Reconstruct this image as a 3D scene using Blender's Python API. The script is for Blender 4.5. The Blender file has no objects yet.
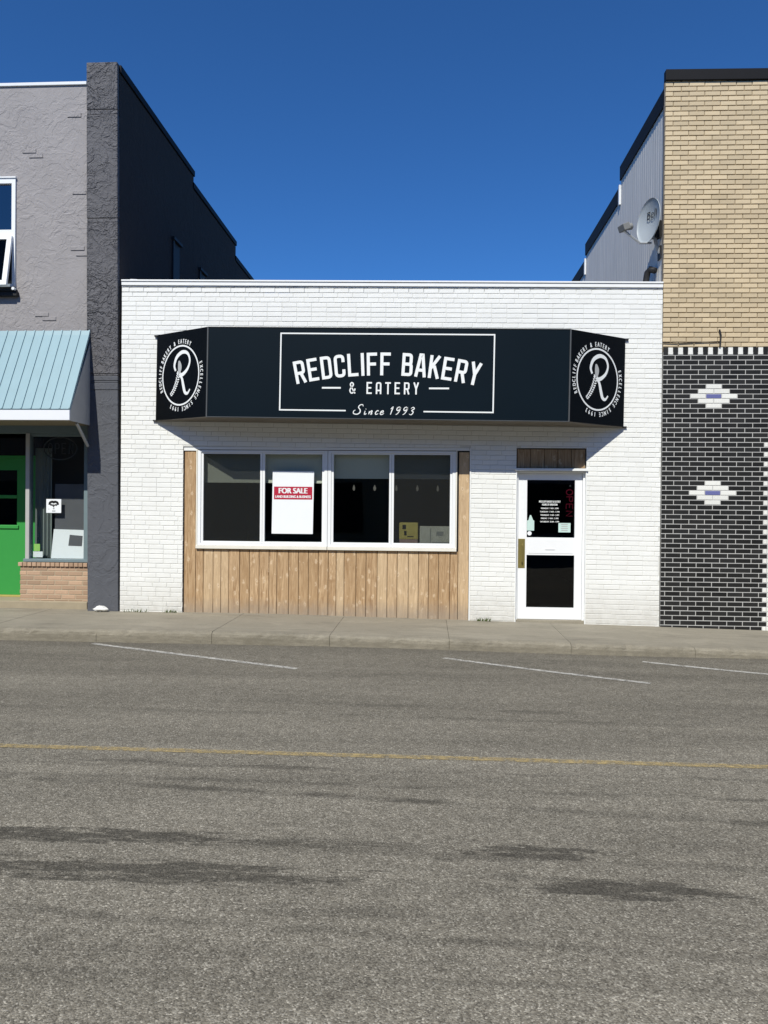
import bpy, math, random
from math import radians, sin, cos, pi, sqrt, atan2
from mathutils import Vector, Matrix, Quaternion
random.seed(11)
S = bpy.context.scene
COL = S.collection

# ------------------------------------------------------------------ camera
F = 768.0
CAM = Vector((0, -10.7, 1.675)); YAW = radians(3.28); PITCH = radians(-0.4); ROLL = radians(0.52)
cd = bpy.data.cameras.new('camera'); cam = bpy.data.objects.new('camera', cd); COL.objects.link(cam)
cd.sensor_fit = 'HORIZONTAL'; cd.sensor_width = 36; cd.lens = 36; cd.clip_end = 2000
cam.matrix_world = (Matrix.Translation(CAM) @ Matrix.Rotation(YAW, 4, 'Z') @ Matrix.Rotation(PITCH, 4, 'X')
                    @ Matrix.Rotation(pi/2, 4, 'X') @ Matrix.Rotation(ROLL, 4, 'Z'))
S.camera = cam

# ------------------------------------------------------------------ tagging and mesh helpers
ORG = {}
def empty(name, loc, label=None, cat=None, group=None, parent=None):
    o = bpy.data.objects.new(name, None); COL.objects.link(o)
    o.empty_display_size = .2
    p = ORG.get(parent.name, Vector()) if parent else Vector()
    o.location = Vector(loc) - p
    if parent: o.parent = parent
    ORG[o.name] = Vector(loc)
    tag(o, label, cat, group); return o
def tag(o, label=None, cat=None, group=None, kind=None):
    if label: o['label'] = label
    if cat: o['category'] = cat
    if group: o['group'] = group
    if kind: o['kind'] = kind
    return o

class MB:
    def __init__(s): s.v = []; s.f = []; s.m = []
    def add(s, vs, fs, mi=0):
        b = len(s.v); s.v += [tuple(p) for p in vs]
        for f in fs: s.f.append([b+i for i in f]); s.m.append(mi)
    def box(s, x0, x1, y0, y1, z0, z1, mi=0):
        s.add([(x0,y0,z0),(x1,y0,z0),(x1,y1,z0),(x0,y1,z0),(x0,y0,z1),(x1,y0,z1),(x1,y1,z1),(x0,y1,z1)],
              [(0,3,2,1),(4,5,6,7),(0,1,5,4),(1,2,6,5),(2,3,7,6),(3,0,4,7)], mi); return s
    def obox(s, c, u, v, w, hu, hv, hw, mi=0):      # oriented box
        c, u, v, w = Vector(c), Vector(u).normalized(), Vector(v).normalized(), Vector(w).normalized()
        P = [c+u*a*hu+v*b*hv+w*d*hw for d in (-1,1) for a, b in ((-1,-1),(1,-1),(1,1),(-1,1))]
        s.add(P, [(0,3,2,1),(4,5,6,7),(0,1,5,4),(1,2,6,5),(2,3,7,6),(3,0,4,7)], mi); return s
    def brick(s, x0, x1, z0, z1, y0, y1, mi=0, c=.004, j=0):   # brick facing -y with a chamfered face
        y = y0 + random.uniform(-j, j)
        if x1-x0 < .02 or z1-z0 < .012: return
        s.add([(x0,y1,z0),(x1,y1,z0),(x1,y1,z1),(x0,y1,z1),
               (x0,y+c,z0),(x1,y+c,z0),(x1,y+c,z1),(x0,y+c,z1),
               (x0+c,y,z0+c),(x1-c,y,z0+c),(x1-c,y,z1-c),(x0+c,y,z1-c)],
              [(8,9,10,11),(4,5,9,8),(5,6,10,9),(6,7,11,10),(7,4,8,11),(0,1,5,4),(1,2,6,5),(2,3,7,6),(3,0,4,7)], mi)
    def quad(s, a, b, c, d, mi=0): s.add([a,b,c,d], [(0,1,2,3)], mi); return s
    def prism(s, pts, off, mi=0):                    # planar polygon swept by a vector
        n = len(pts); off = Vector(off); P = [Vector(p) for p in pts]
        s.add(P+[p+off for p in P], [tuple(range(n))[::-1], tuple(range(n, 2*n))]+[(i,(i+1)%n,n+(i+1)%n,n+i) for i in range(n)], mi); return s
    def tube(s, pts, r, n=8, mi=0):
        P = [Vector(p) for p in pts]; rr = r if isinstance(r, (list, tuple)) else [r]*len(P); b = len(s.v)
        for i, p in enumerate(P):
            t = (P[min(i+1, len(P)-1)]-P[max(i-1, 0)]).normalized()
            a = t.orthogonal().normalized() if i == 0 else (pa - t*pa.dot(t)).normalized()
            pa = a; c = t.cross(a)
            for k in range(n):
                q = p + (a*cos(2*pi*k/n)+c*sin(2*pi*k/n))*rr[i]; s.v.append(tuple(q))
        for i in range(len(P)-1):
            for k in range(n):
                s.f.append([b+i*n+k, b+i*n+(k+1)%n, b+(i+1)*n+(k+1)%n, b+(i+1)*n+k]); s.m.append(mi)
        s.f.append([b+k for k in range(n)][::-1]); s.m.append(mi)
        e = b+(len(P)-1)*n; s.f.append([e+k for k in range(n)]); s.m.append(mi); return s
    def build(s, name, mats, parent=None, bevel=0, smooth=False):
        me = bpy.data.meshes.new(name)
        o = Vector() if not parent else ORG[parent.name]
        me.from_pydata([tuple(Vector(p)-o) for p in s.v], [], s.f)
        for m in (mats if isinstance(mats, (list, tuple)) else [mats]): me.materials.append(m)
        me.polygons.foreach_set('material_index', s.m)
        if smooth: me.polygons.foreach_set('use_smooth', [True]*len(s.f))
        me.update()
        ob = bpy.data.objects.new(name, me); COL.objects.link(ob)
        if parent: ob.parent = parent
        ORG[ob.name] = o.copy()
        if bevel:
            b = ob.modifiers.new('bevel', 'BEVEL'); b.width = bevel; b.segments = 2; b.limit_method = 'ANGLE'
        return ob

# ------------------------------------------------------------------ material helpers
class NT:
    def __init__(s, name):
        s.mat = bpy.data.materials.new(name); s.mat.use_nodes = True; s.t = s.mat.node_tree; s.t.nodes.clear()
        s.out = s.n('ShaderNodeOutputMaterial')
    def n(s, typ, **kw):
        x = s.t.nodes.new(typ)
        for k, v in kw.items(): setattr(x, k, v)
        return x
    def l(s, a, b): s.t.links.new(a, b)
    def put(s, sock, v):
        if hasattr(v, 'is_output'): s.l(v, sock)
        else: sock.default_value = v
    def coord(s, scale=(1,1,1), kind='Object'):
        c = s.n('ShaderNodeTexCoord'); m = s.n('ShaderNodeMapping'); m.inputs['Scale'].default_value = scale
        s.l(c.outputs[kind], m.inputs['Vector']); return m.outputs['Vector']
    def noise(s, vec, scale, detail=4, rough=.55, dist=0, out='Fac'):
        x = s.n('ShaderNodeTexNoise'); s.l(vec, x.inputs['Vector'])
        x.inputs['Scale'].default_value = scale; x.inputs['Detail'].default_value = detail
        x.inputs['Roughness'].default_value = rough; x.inputs['Distortion'].default_value = dist; return x.outputs[out]
    def voro(s, vec, scale, feature='F1', out='Distance', rnd=1):
        x = s.n('ShaderNodeTexVoronoi', feature=feature); s.l(vec, x.inputs['Vector'])
        x.inputs['Scale'].default_value = scale; x.inputs['Randomness'].default_value = rnd; return x.outputs[out]
    def math(s, op, a, b=0., c=None, clamp=False):
        x = s.n('ShaderNodeMath', operation=op, use_clamp=clamp); s.put(x.inputs[0], a); s.put(x.inputs[1], b)
        if c is not None: s.put(x.inputs[2], c)
        return x.outputs[0]
    def ramp(s, fac, stops, interp='LINEAR'):
        x = s.n('ShaderNodeValToRGB'); x.color_ramp.interpolation = interp; e = x.color_ramp.elements
        while len(e) < len(stops): e.new(.5)
        for k, (p, c) in enumerate(stops):
            e[k].position = p; e[k].color = (c, c, c, 1) if not isinstance(c, tuple) else (*c, 1)
        s.l(fac, x.inputs[0]); return x.outputs[0]
    def mix(s, fac, a, b, blend='MIX'):
        x = s.n('ShaderNodeMix', data_type='RGBA', blend_type=blend); s.put(x.inputs[0], fac)
        s.put(x.inputs[6], a if hasattr(a, 'is_output') or len(a) == 4 else (*a, 1))
        s.put(x.inputs[7], b if hasattr(b, 'is_output') or len(b) == 4 else (*b, 1)); return x.outputs[2]
    def grey(s, v):
        x = s.n('ShaderNodeCombineColor'); [s.l(v, x.inputs[i]) for i in range(3)]; return x.outputs[0]
    def island(s): return s.n('ShaderNodeNewGeometry').outputs['Random Per Island']
    def sep(s, vec):
        x = s.n('ShaderNodeSeparateXYZ'); s.l(vec, x.inputs[0]); return x.outputs
    def bump(s, h, strength=.5, dist=.01, normal=None):
        x = s.n('ShaderNodeBump'); x.inputs['Strength'].default_value = strength; x.inputs['Distance'].default_value = dist
        s.l(h, x.inputs['Height'])
        if normal: s.l(normal, x.inputs['Normal'])
        return x.outputs[0]
    def done(s, color, rough=.6, normal=None, metal=0., spec=.4, emit=None, estr=0, coat=0):
        b = s.n('ShaderNodeBsdfPrincipled')
        s.put(b.inputs['Base Color'], color if hasattr(color, 'is_output') else (*color, 1))
        s.put(b.inputs['Roughness'], rough); b.inputs['Metallic'].default_value = metal
        b.inputs['Specular IOR Level'].default_value = spec; b.inputs['Coat Weight'].default_value = coat
        if normal: s.l(normal, b.inputs['Normal'])
        if emit: b.inputs['Emission Color'].default_value = (*emit, 1); b.inputs['Emission Strength'].default_value = estr
        s.l(b.outputs[0], s.out.inputs[0]); s.b = b; return s.mat

def plain(name, col, rough=.5, spec=.4, metal=0, var=.12, scale=6, emit=None, estr=0):
    m = NT(name); v = m.coord(kind='Object'); n = m.noise(v, scale, 5)
    c = m.mix(n, tuple(x*(1-var) for x in col), tuple(min(x*(1+var), .95) for x in col))
    return m.done(c, rough, m.bump(m.noise(v, 60, 3), .12, .004), metal, spec, emit, estr)

def brickmat(name, col, var=.15, rough=.7, spec=.3, dirt=.15, dirtcol=None, bump=.3, tint=(0,0,0)):
    m = NT(name); v = m.coord(); i = m.island()
    lo = tuple(x*(1-var) for x in col); hi = tuple(min(.95, x*(1+var)+t) for x, t in zip(col, tint))
    c = m.mix(i, lo, hi)
    d = m.ramp(m.noise(v, 3.5, 8, .65), [(.42, 0.), (.75, 1.)])
    dc = dirtcol or tuple(x*.6 for x in col)
    c = m.mix(m.math('MULTIPLY', d, dirt), c, dc)
    sp = m.ramp(m.noise(v, 90, 3), [(.3, .9), (.7, 1.06)])
    c = m.mix(1., c, sp, 'MULTIPLY')
    return m.done(c, rough, m.bump(m.noise(v, 55, 5), bump, .006), 0, spec)

def white_paint_brick():
    m = NT('white painted brick'); v = m.coord(); i = m.island(); z = m.sep(v)[2]
    c = m.mix(i, (.775,.78,.76), (.815,.82,.80))
    d = m.ramp(m.noise(m.coord((1.2,1,.35)), 2.6, 9, .7), [(.48, 0.), (.8, 1.)])
    c = m.mix(m.math('MULTIPLY', d, .22), c, (.55,.54,.50))
    # splash dirt low on the wall and flaked paint showing brick
    low = m.math('MULTIPLY', m.ramp(z, [(.0, 1.), (.6, 0.)]), m.noise(v, 9, 6, .7))
    c = m.mix(m.math('MULTIPLY', low, .85), c, (.33,.30,.25))
    drip = m.math('MULTIPLY', m.ramp(m.noise(m.coord((9,1,.22)), 2.2, 6, .7), [(.60, 0.), (.78, 1.)]), m.ramp(m.noise(v, .8, 3), [(.45, 0.), (.65, 1.)]))
    c = m.mix(m.math('MULTIPLY', drip, .35), c, (.50,.46,.38))
    fl = m.ramp(m.noise(v, 17, 6, .7), [(.72, 0.), (.74, 1.)])
    fl = m.math('MULTIPLY', fl, .3)
    c = m.mix(fl, c, (.45,.42,.38))
    h = m.math('ADD', m.noise(v, 70, 4), m.math('MULTIPLY', m.noise(v, 14, 3), 1.2))
    return m.done(c, .55, m.bump(h, .35, .006), 0, .3)

def stucco(name, col, scale, strength, dist, var=.12, relief=1.):
    m = NT(name); v = m.coord()
    w = m.noise(v, scale*.6, 4, .6, 0, 'Color')
    vv = m.n('ShaderNodeMix', data_type='VECTOR'); vv.inputs[0].default_value = .22
    m.l(v, vv.inputs[4]); m.l(w, vv.inputs[5])
    vec = vv.outputs[1]
    a = m.noise(vec, scale, 3, .5, 2.2)
    ridge = m.math('ABSOLUTE', m.math('SUBTRACT', a, .5))
    ridge = m.ramp(ridge, [(0., 1.), (.05, .35), (.16, 0.)])
    plates = m.ramp(m.noise(vec, scale*.8, 2, .4, 3.), [(.47, 0.), (.52, 1.)])
    msk = m.ramp(m.noise(v, 1.3, 3), [(.36, .25), (.60, 1.)])
    h = m.math('MULTIPLY', msk, m.math('ADD', m.math('MULTIPLY', ridge, .5*relief), m.math('MULTIPLY', plates, .6*relief)))
    h = m.math('ADD', h, m.math('MULTIPLY', m.noise(v, 60, 4), .25))
    big = m.noise(v, 1.1, 6, .6)
    c = m.mix(big, tuple(x*(1-var) for x in col), tuple(x*(1+var) for x in col))
    c = m.mix(m.math('MULTIPLY', m.ramp(m.noise(m.coord((4,4,.5)), 2, 6, .7), [(.5,0.),(.8,1.)]), .25), c, tuple(x*.72 for x in col))
    return m.done(c, .85, m.bump(h, strength, dist), 0, .2)

def wood(name, dark=1.):
    m = NT(name); v = m.coord(); i = m.island()
    off = m.n('ShaderNodeCombineXYZ'); m.l(m.math('MULTIPLY', i, 37.), off.inputs[2]); m.l(m.math('MULTIPLY', i, 11.), off.inputs[0])
    ad = m.n('ShaderNodeVectorMath', operation='ADD'); m.l(v, ad.inputs[0]); m.l(off.outputs[0], ad.inputs[1])
    mp = m.n('ShaderNodeMapping'); mp.inputs['Scale'].default_value = (14, 14, 1.3); m.l(ad.outputs[0], mp.inputs['Vector'])
    mp2 = m.n('ShaderNodeMapping'); mp2.inputs['Scale'].default_value = (60, 60, 2.2); m.l(ad.outputs[0], mp2.inputs['Vector'])
    mp3 = m.n('ShaderNodeMapping'); mp3.inputs['Scale'].default_value = (9, 9, 5.0); m.l(ad.outputs[0], mp3.inputs['Vector'])
    g = m.noise(mp.outputs[0], 1.6, 7, .68, 1.8)
    fine = m.noise(mp2.outputs[0], 1.5, 5, .65, .6)
    c = m.mix(m.ramp(g, [(.33, 0.), (.67, 1.)]), (.25*dark,.138*dark,.062*dark), (.69*dark,.50*dark,.305*dark))
    c = m.mix(m.math('MULTIPLY', m.ramp(fine, [(.38,0.),(.62,1.)]), .5), c, (.34*dark,.225*dark,.125*dark))
    c = m.mix(m.math('MULTIPLY', m.ramp(i, [(.0, 1.), (.5, 0.)]), .5), c, (.34*dark,.215*dark,.11*dark))
    c = m.mix(m.math('MULTIPLY', m.ramp(i, [(.55, 0.), (1., 1.)]), .5), c, (.62*dark,.48*dark,.31*dark))
    wob = m.n('ShaderNodeVectorMath', operation='MULTIPLY_ADD'); m.l(m.noise(ad.outputs[0], 22, 4, .6, 0, 'Color'), wob.inputs[0]); wob.inputs[1].default_value = (.5,.5,.5); m.l(mp3.outputs[0], wob.inputs[2])
    kn = m.voro(wob.outputs[0], 1.25, rnd=1)
    c = m.mix(m.ramp(kn, [(.08,.75),(.26,.0)]), c, (.70*dark,.55*dark,.38*dark))
    c = m.mix(m.ramp(kn, [(.04,.75),(.10,.0)]), c, (.24*dark,.13*dark,.065*dark))
    z = m.sep(v)[2]
    low = m.math('MULTIPLY', m.ramp(m.math('ADD', z, m.math('MULTIPLY', m.noise(v, 12, 5), .18)), [(.16,1.),(.36,0.)]), .7)
    c = m.mix(low, c, (.30,.25,.20))
    return m.done(c, .75, m.bump(m.math('ADD', g, m.math('MULTIPLY', fine, .6)), .35, .004), 0, .2)

def glass(name, tint=(.62,.68,.66), ior=1.5, rough=.0):
    m = NT(name); t = m.n('ShaderNodeBsdfTransparent'); t.inputs[0].default_value = (*tint, 1)
    g = m.n('ShaderNodeBsdfGlossy'); g.inputs['Roughness'].default_value = rough; g.inputs[0].default_value = (.95,.97,1,1)
    f = m.n('ShaderNodeFresnel'); f.inputs[0].default_value = ior
    v = m.coord(); m.l(m.bump(m.noise(v, 1.7, 2), .05, .02), g.inputs['Normal'])
    bf = m.n('ShaderNodeNewGeometry').outputs['Backfacing']; fac = m.math('MULTIPLY', f.outputs[0], m.math('SUBTRACT', 1., bf))
    x = m.n('ShaderNodeMixShader'); m.l(fac, x.inputs[0]); m.l(t.outputs[0], x.inputs[1]); m.l(g.outputs[0], x.inputs[2])
    m.l(x.outputs[0], m.out.inputs[0]); return m.mat

def screenmat():
    m = NT('insect screen mesh'); t = m.n('ShaderNodeBsdfTransparent'); d = m.n('ShaderNodeBsdfDiffuse')
    d.inputs[0].default_value = (.027,.029,.029,1)
    x = m.n('ShaderNodeMixShader'); x.inputs[0].default_value = .5
    m.l(t.outputs[0], x.inputs[1]); m.l(d.outputs[0], x.inputs[2]); m.l(x.outputs[0], m.out.inputs[0]); return m.mat

def worn_paint(name, col, lo, hi, scale=14):
    m = NT(name); v = m.coord()
    n = m.math('ADD', m.math('MULTIPLY', m.noise(v, scale, 8, .75), .6), m.math('MULTIPLY', m.noise(v, 120, 3, .7), .4))
    a = m.ramp(n, [(lo, 0.), (hi, 1.)])
    b = m.n('ShaderNodeBsdfPrincipled'); b.inputs['Roughness'].default_value = .8; b.inputs['Specular IOR Level'].default_value = .2
    m.l(m.mix(m.noise(v, 30, 4), tuple(x*.7 for x in col), col), b.inputs['Base Color'])
    t = m.n('ShaderNodeBsdfTransparent'); x = m.n('ShaderNodeMixShader')
    m.l(a, x.inputs[0]); m.l(t.outputs[0], x.inputs[1]); m.l(b.outputs[0], x.inputs[2]); m.l(x.outputs[0], m.out.inputs[0]); return m.mat

def asphalt():
    m = NT('aged asphalt'); v = m.coord()
    x, y, z = m.sep(v)
    cells = m.n('ShaderNodeTexVoronoi'); m.l(v, cells.inputs['Vector']); cells.inputs['Scale'].default_value = 145
    r = m.sep(cells.outputs['Color'])[0]
    c = m.ramp(r, [(0., (.092,.083,.066)), (.30, (.158,.143,.114)), (.70, (.208,.190,.153)), (.90, (.262,.243,.20)), (1., (.40,.372,.31))])
    cl = m.noise(v, 26, 5, .75)
    c = m.mix(1., c, m.grey(m.ramp(cl, [(.25, .78), (.75, 1.22)])), 'MULTIPLY')
    c2 = m.noise(m.coord((1,1,1)), 8, 5, .7)
    c = m.mix(1., c, m.grey(m.ramp(c2, [(.25, .82), (.75, 1.18)])), 'MULTIPLY')
    # long soft wheel tracks and paving lanes
    tr = m.noise(m.coord((.22,1.6,1)), 1.5, 5, .6)
    c = m.mix(1., c, m.grey(m.ramp(tr, [(.3, .78), (.7, 1.13)])), 'MULTIPLY')
    lane = m.math('ADD', y, m.math('MULTIPLY', m.noise(m.coord((.3,.5,1)), 1.5, 3), .5))
    ln = m.math('DIVIDE', m.math('ADD', lane, 9.), 9.)
    c = m.mix(1., c, m.ramp(ln, [(0., 1.08), (.40, 1.06), (.50, 1.0), (.555, .86), (.61, 1.0), (.70, .86), (.76, .84), (.86, .93)]), 'MULTIPLY')
    # tar and oil stains with their own shapes
    wn = m.noise(m.coord((2.0,11,1)), 1.5, 8, .72); wn2 = m.noise(m.coord((1,2.4,1)), 13, 5, .75)
    st = None
    for cx, cy, rx, ry, k in STAINS:
        a = m.math('POWER', m.math('ABSOLUTE', m.math('DIVIDE', m.math('SUBTRACT', x, cx), rx)), 2.)
        b = m.math('POWER', m.math('ABSOLUTE', m.math('DIVIDE', m.math('SUBTRACT', y, cy), ry)), 2.)
        q = m.math('SUBTRACT', 1.0, m.math('ADD', a, b))
        q = m.math('ADD', q, m.math('MULTIPLY', m.math('SUBTRACT', wn, .47), 7.0))
        q = m.math('ADD', q, m.math('MULTIPLY', m.math('SUBTRACT', wn2, .5), 3.2))
        q = m.math('MULTIPLY', m.ramp(q, [(.1, 0.), (.8, 1.)]), k)
        st = q if st is None else m.math('MAXIMUM', st, q)
    for a0, b0, wd, k in SEAMS:
        e = m.math('SUBTRACT', y, m.math('ADD', m.math('MULTIPLY', x, b0), a0))
        e = m.math('ADD', e, m.math('MULTIPLY', m.math('SUBTRACT', m.noise(m.coord((.9,.9,1)), 2.2, 6, .65), .5), .16))
        e = m.math('MULTIPLY', m.ramp(m.math('DIVIDE', m.math('ABSOLUTE', e), wd), [(.3, 1.), (1., 0.)]), m.math('MULTIPLY', m.ramp(m.noise(m.coord((1.4,.4,1)), 1.3, 4), [(.35, 0.), (.62, 1.)]), k))
        st = m.math('MAXIMUM', st, e)
    st = m.math('MULTIPLY', st, m.ramp(m.noise(m.coord((1,2.5,1)), 9, 6, .8), [(.26, .5), (.52, 1.)]))
    c = m.mix(m.math('MULTIPLY', st, .9), c, m.mix(r, (.038,.035,.028), (.092,.084,.068)))
    # grit along the gutter
    gut = m.math('MULTIPLY', m.ramp(m.math('DIVIDE', m.math('ADD', y, 2.5), 1.), [(.45, 0.), (.88, 1.)]), m.ramp(m.noise(v, 5, 6, .7), [(.3, .2), (.7, .9)]))
    c = m.mix(m.math('MULTIPLY', gut, .75), c, (.095,.085,.068))
    h = m.math('ADD', m.math('SUBTRACT', 1., cells.outputs['Distance']), m.math('MULTIPLY', cl, 1.0))
    return m.done(c, .9, m.bump(h, .5, .006), 0, .22)

def concrete(name='sidewalk concrete', col=(.272,.247,.195)):
    m = NT(name); v = m.coord(); i = m.island()
    c = m.mix(m.noise(v, 2.2, 7, .65), tuple(x*.80 for x in col), tuple(x*1.16 for x in col))
    c = m.mix(m.math('MULTIPLY', i, .30), c, tuple(x*.82 for x in col))
    st = m.ramp(m.noise(m.coord((.6,1.6,1)), 3, 8, .72), [(.52, 0.), (.7, 1.)])
    c = m.mix(m.math('MULTIPLY', st, .6), c, tuple(x*.55 for x in col))
    st2 = m.ramp(m.noise(m.coord((.35,1.1,1)), 2.1, 9, .75, .6), [(.50, 0.), (.62, 1.)])
    c = m.mix(m.math('MULTIPLY', st2, .35), c, tuple(min(.9, x*1.4) for x in col))
    gum = m.ramp(m.voro(v, 5.5), [(.05, 1.), (.075, 0.)])
    c = m.mix(m.math('MULTIPLY', gum, .45), c, tuple(x*.5 for x in col))
    y = m.sep(v)[1]; z = m.sep(v)[2]
    kd = m.math('MULTIPLY', m.ramp(m.math('DIVIDE', m.math('ADD', y, 1.62), .2), [(0., 1.), (.35, .5), (1., 0.)]), m.ramp(m.noise(m.coord((2,2,9)), 4, 6, .7), [(.35, .1), (.65, 1.)]))
    c = m.mix(m.math('MULTIPLY', kd, .65), c, (.13,.115,.085))
    sp = m.ramp(m.noise(v, 130, 2), [(.3, .85), (.7, 1.12)])
    c = m.mix(1., c, m.grey(sp), 'MULTIPLY')
    cr = m.voro(m.coord((1,1,.4)), .9, 'DISTANCE_TO_EDGE')
    return m.done(c, .9, m.bump(m.math('ADD', m.noise(v, 80, 4), m.noise(v, 9, 4)), .3, .006), 0, .2)

def corrugated():
    m = NT('weathered galvanised sheet'); v = m.coord()
    st = m.noise(m.coord((1,5.5,.28)), 2.4, 7, .68)
    c = m.mix(st, (.46,.44,.40), (.88,.85,.79))
    c = m.mix(m.math('MULTIPLY', m.ramp(m.noise(m.coord((1,12,.5)), 3, 5, .7), [(.5, 0.), (.75, 1.)]), .4), c, (.36,.365,.37))
    return m.done(c, .5, m.bump(m.noise(m.coord((1,9,.6)), 3, 4), .25, .01), .0, .45)

def zwalk(x):
    t = max(0., min(1., (x+2.2)/5.4)); zz = .147-.083*t
    if x > 3.2: zz -= .018*min(x-3.2, 3)
    return zz
def zroad(x, y):
    t = max(0., min(1., (x+1.4)/4.4)); g = -.046*t*t*(3-2*t)
    s = max(0., min(1., (y+4.2)/2.4)); return g*s*s*(3-2*s)
STAINS = [(-1.85,-6.915,1.05,.085,1.), (-1.25,-7.27,1.0,.11,.95), (-2.4,-7.15,.5,.08,.8), (-.62,-6.93,.42,.055,.7), (.56,-6.945,.42,.07,1.),
          (.86,-7.28,.48,.095,1.), (.5,-7.2,.3,.04,.6), (-.9,-5.83,.3,.045,.7), (-1.95,-5.8,.4,.04,.6), (-.1,-6.93,.12,.05,.4),
          (-.35,-7.55,.45,.06,.4), (.9,-4.35,.35,.07,.55), (-.3,-4.25,.35,.05,.4), (.1,-7.05,.09,.03,.6), (-3.1,-7.2,.9,.14,.9)]
SEAMS = [(-6.35,-.085,.055,.9), (-7.72,-.05,.045,.6), (-8.0,.02,.03,.4), (-6.12,-.02,.04,.65), (-7.0,-.03,.05,.5), (-4.6,-.02,.06,.4), (-5.85,.01,.03,.5)]

def pillar_smooth(): return stucco('charcoal painted render', (.098,.103,.118), 3.5, .6, .018, .1, .8)
M = dict(
 pillarsmooth=pillar_smooth(),
 white=white_paint_brick(),
 whitemortar=plain('white painted mortar', (.66,.66,.63), .7, .2),
 paint=plain('white exterior paint', (.80,.81,.80), .42, .4, var=.05),
 vinyl=plain('white vinyl frame', (.82,.835,.85), .3, .45, var=.03),
 cream=plain('cream trim', (.76,.73,.65), .5, .3),
 tan=brickmat('tan face brick', (.585,.475,.315), .12, .75, .25, .25, (.40,.31,.19)),
 tanmortar=plain('dark tan mortar', (.29,.235,.16), .9, .1),
 black=brickmat('black glazed brick', (.017,.017,.017), .35, .45, .25, .25, (.05,.048,.044), .12),
 blackmortar=plain('pale grey mortar', (.46,.46,.45), .9, .1),
 glazewhite=brickmat('white glazed brick', (.78,.78,.74), .04, .35, .45, .1, None, .1),
 glazeblue=brickmat('blue glazed brick', (.13,.14,.33), .15, .35, .45, .1, None, .1),
 stucco=stucco('grey stucco', (.305,.290,.294), 4.4, .55, .016, .16),
 pillar=stucco('charcoal skip trowel stucco', (.125,.124,.134), 5.2, .9, .036, .12, 1.2),
 sidepaint=stucco('charcoal painted side wall', (.044,.036,.033), 4, .4, .02),
 flash=plain('white metal flashing', (.72,.74,.76), .35, .5, var=.05),
 blackmetal=plain('black metal coping', (.012,.012,.014), .6, .12),
 navy=plain('navy sign face', (.0028,.0080,.0135), .45, .10, var=.15, scale=1.3),
 sidenavy=plain('black sign face', (.0025,.003,.0035), .45, .1, var=.2),
 signtrim=plain('sign edge trim', (.075,.08,.085), .4, .5),
 soffit=plain('sign soffit', (.16,.14,.11), .6, .3),
 letter=plain('white vinyl lettering', (.80,.82,.82), .5, .3, var=.03),
 greyletter=plain('grey vinyl lettering', (.42,.43,.43), .5, .3),
 wood=wood('cedar planks'), darkwood=wood('transom planks', .75),
 glass=glass('window glass', (.88,.90,.885)), glasstop=glass('upstairs window glass', (.25,.28,.28), 2.3), doorglass=glass('door glass', (.52,.55,.56)),
 shopglass=glass('shop window glass', (.93,.945,.94), 1.5),
 screen=screenmat(),
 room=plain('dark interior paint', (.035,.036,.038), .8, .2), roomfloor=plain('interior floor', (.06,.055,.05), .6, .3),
 blind=plain('grey roller blind', (.66,.67,.60), .8, .2, var=.05),
 brass=plain('aged brass plate', (.33,.27,.09), .38, .6, metal=.6),
 dark=plain('dark rubber', (.02,.02,.022), .6, .3), steel=plain('galvanised steel', (.48,.49,.50), .4, .5, metal=.4),
 asphalt=asphalt(), concrete=concrete(), earth=plain('bare earth', (.20,.17,.13), .95, .1),
 awning=plain('pale blue metal roofing', (.245,.375,.425), .42, .35, var=.07), awnwhite=plain('white fascia', (.80,.82,.86), .4, .4, var=.03),
 awnend=plain('grey awning end', (.42,.42,.41), .6, .3), bead=plain('tan beadboard', (.26,.225,.16), .7, .2),
 green=plain('green door paint', (.040,.29,.062), .4, .4, var=.05), bluegrey=plain('blue grey trim', (.16,.215,.235), .5, .35),
 redbrick=brickmat('salmon brick', (.44,.30,.205), .2, .85, .2, .35, (.30,.22,.16)), redmortar=plain('sandy mortar', (.44,.36,.26), .9, .1),
 corr=corrugated(), paper=plain('white paper', (.80,.83,.86), .6, .2, var=.02), red=plain('crimson print', (.42,.016,.045), .5, .3, var=.04),
 ink=plain('black ink', (.02,.02,.02), .6, .2), dish=plain('grey dish paint', (.36,.40,.43), .45, .4, var=.05),
 mint=plain('pale mint card', (.52,.68,.64), .6, .2, var=.08), lime=plain('lime green card', (.34,.62,.16), .6, .2),
 yellow=plain('mustard cardboard', (.80,.63,.20), .7, .2, var=.3), pink=plain('faded pink card', (.52,.36,.34), .7, .2),
 neon=plain('unlit red neon tube', (.80,.05,.12), .3, .5), neongrey=plain('unlit grey neon tube', (.055,.058,.058), .3, .5),
 bulb=plain('faint glow bulb', (.8,.8,.75), .4, .3, emit=(1,.95,.85), estr=.12), greyboard=plain('grey panel', (.11,.112,.125), .8, .2),  # weak bulb glow added so the pendants show in the dark room
 reflection=plain('pale curtain', (.20,.235,.23), .8, .2), weed=plain('weed leaves', (.10,.13,.05), .7, .2, var=.4),
 plastic=plain('crumpled plastic', (.68,.68,.66), .5, .3), footing=plain('concrete footing', (.33,.28,.20), .9, .2, var=.2),
 roofing=plain('tar roofing', (.06,.058,.055), .9, .2),
 linewhite=worn_paint('worn white road paint', (.58,.565,.52), .38, .56), lineyellow=worn_paint('worn yellow road paint', (.52,.40,.19), .41, .60),
)

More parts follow.
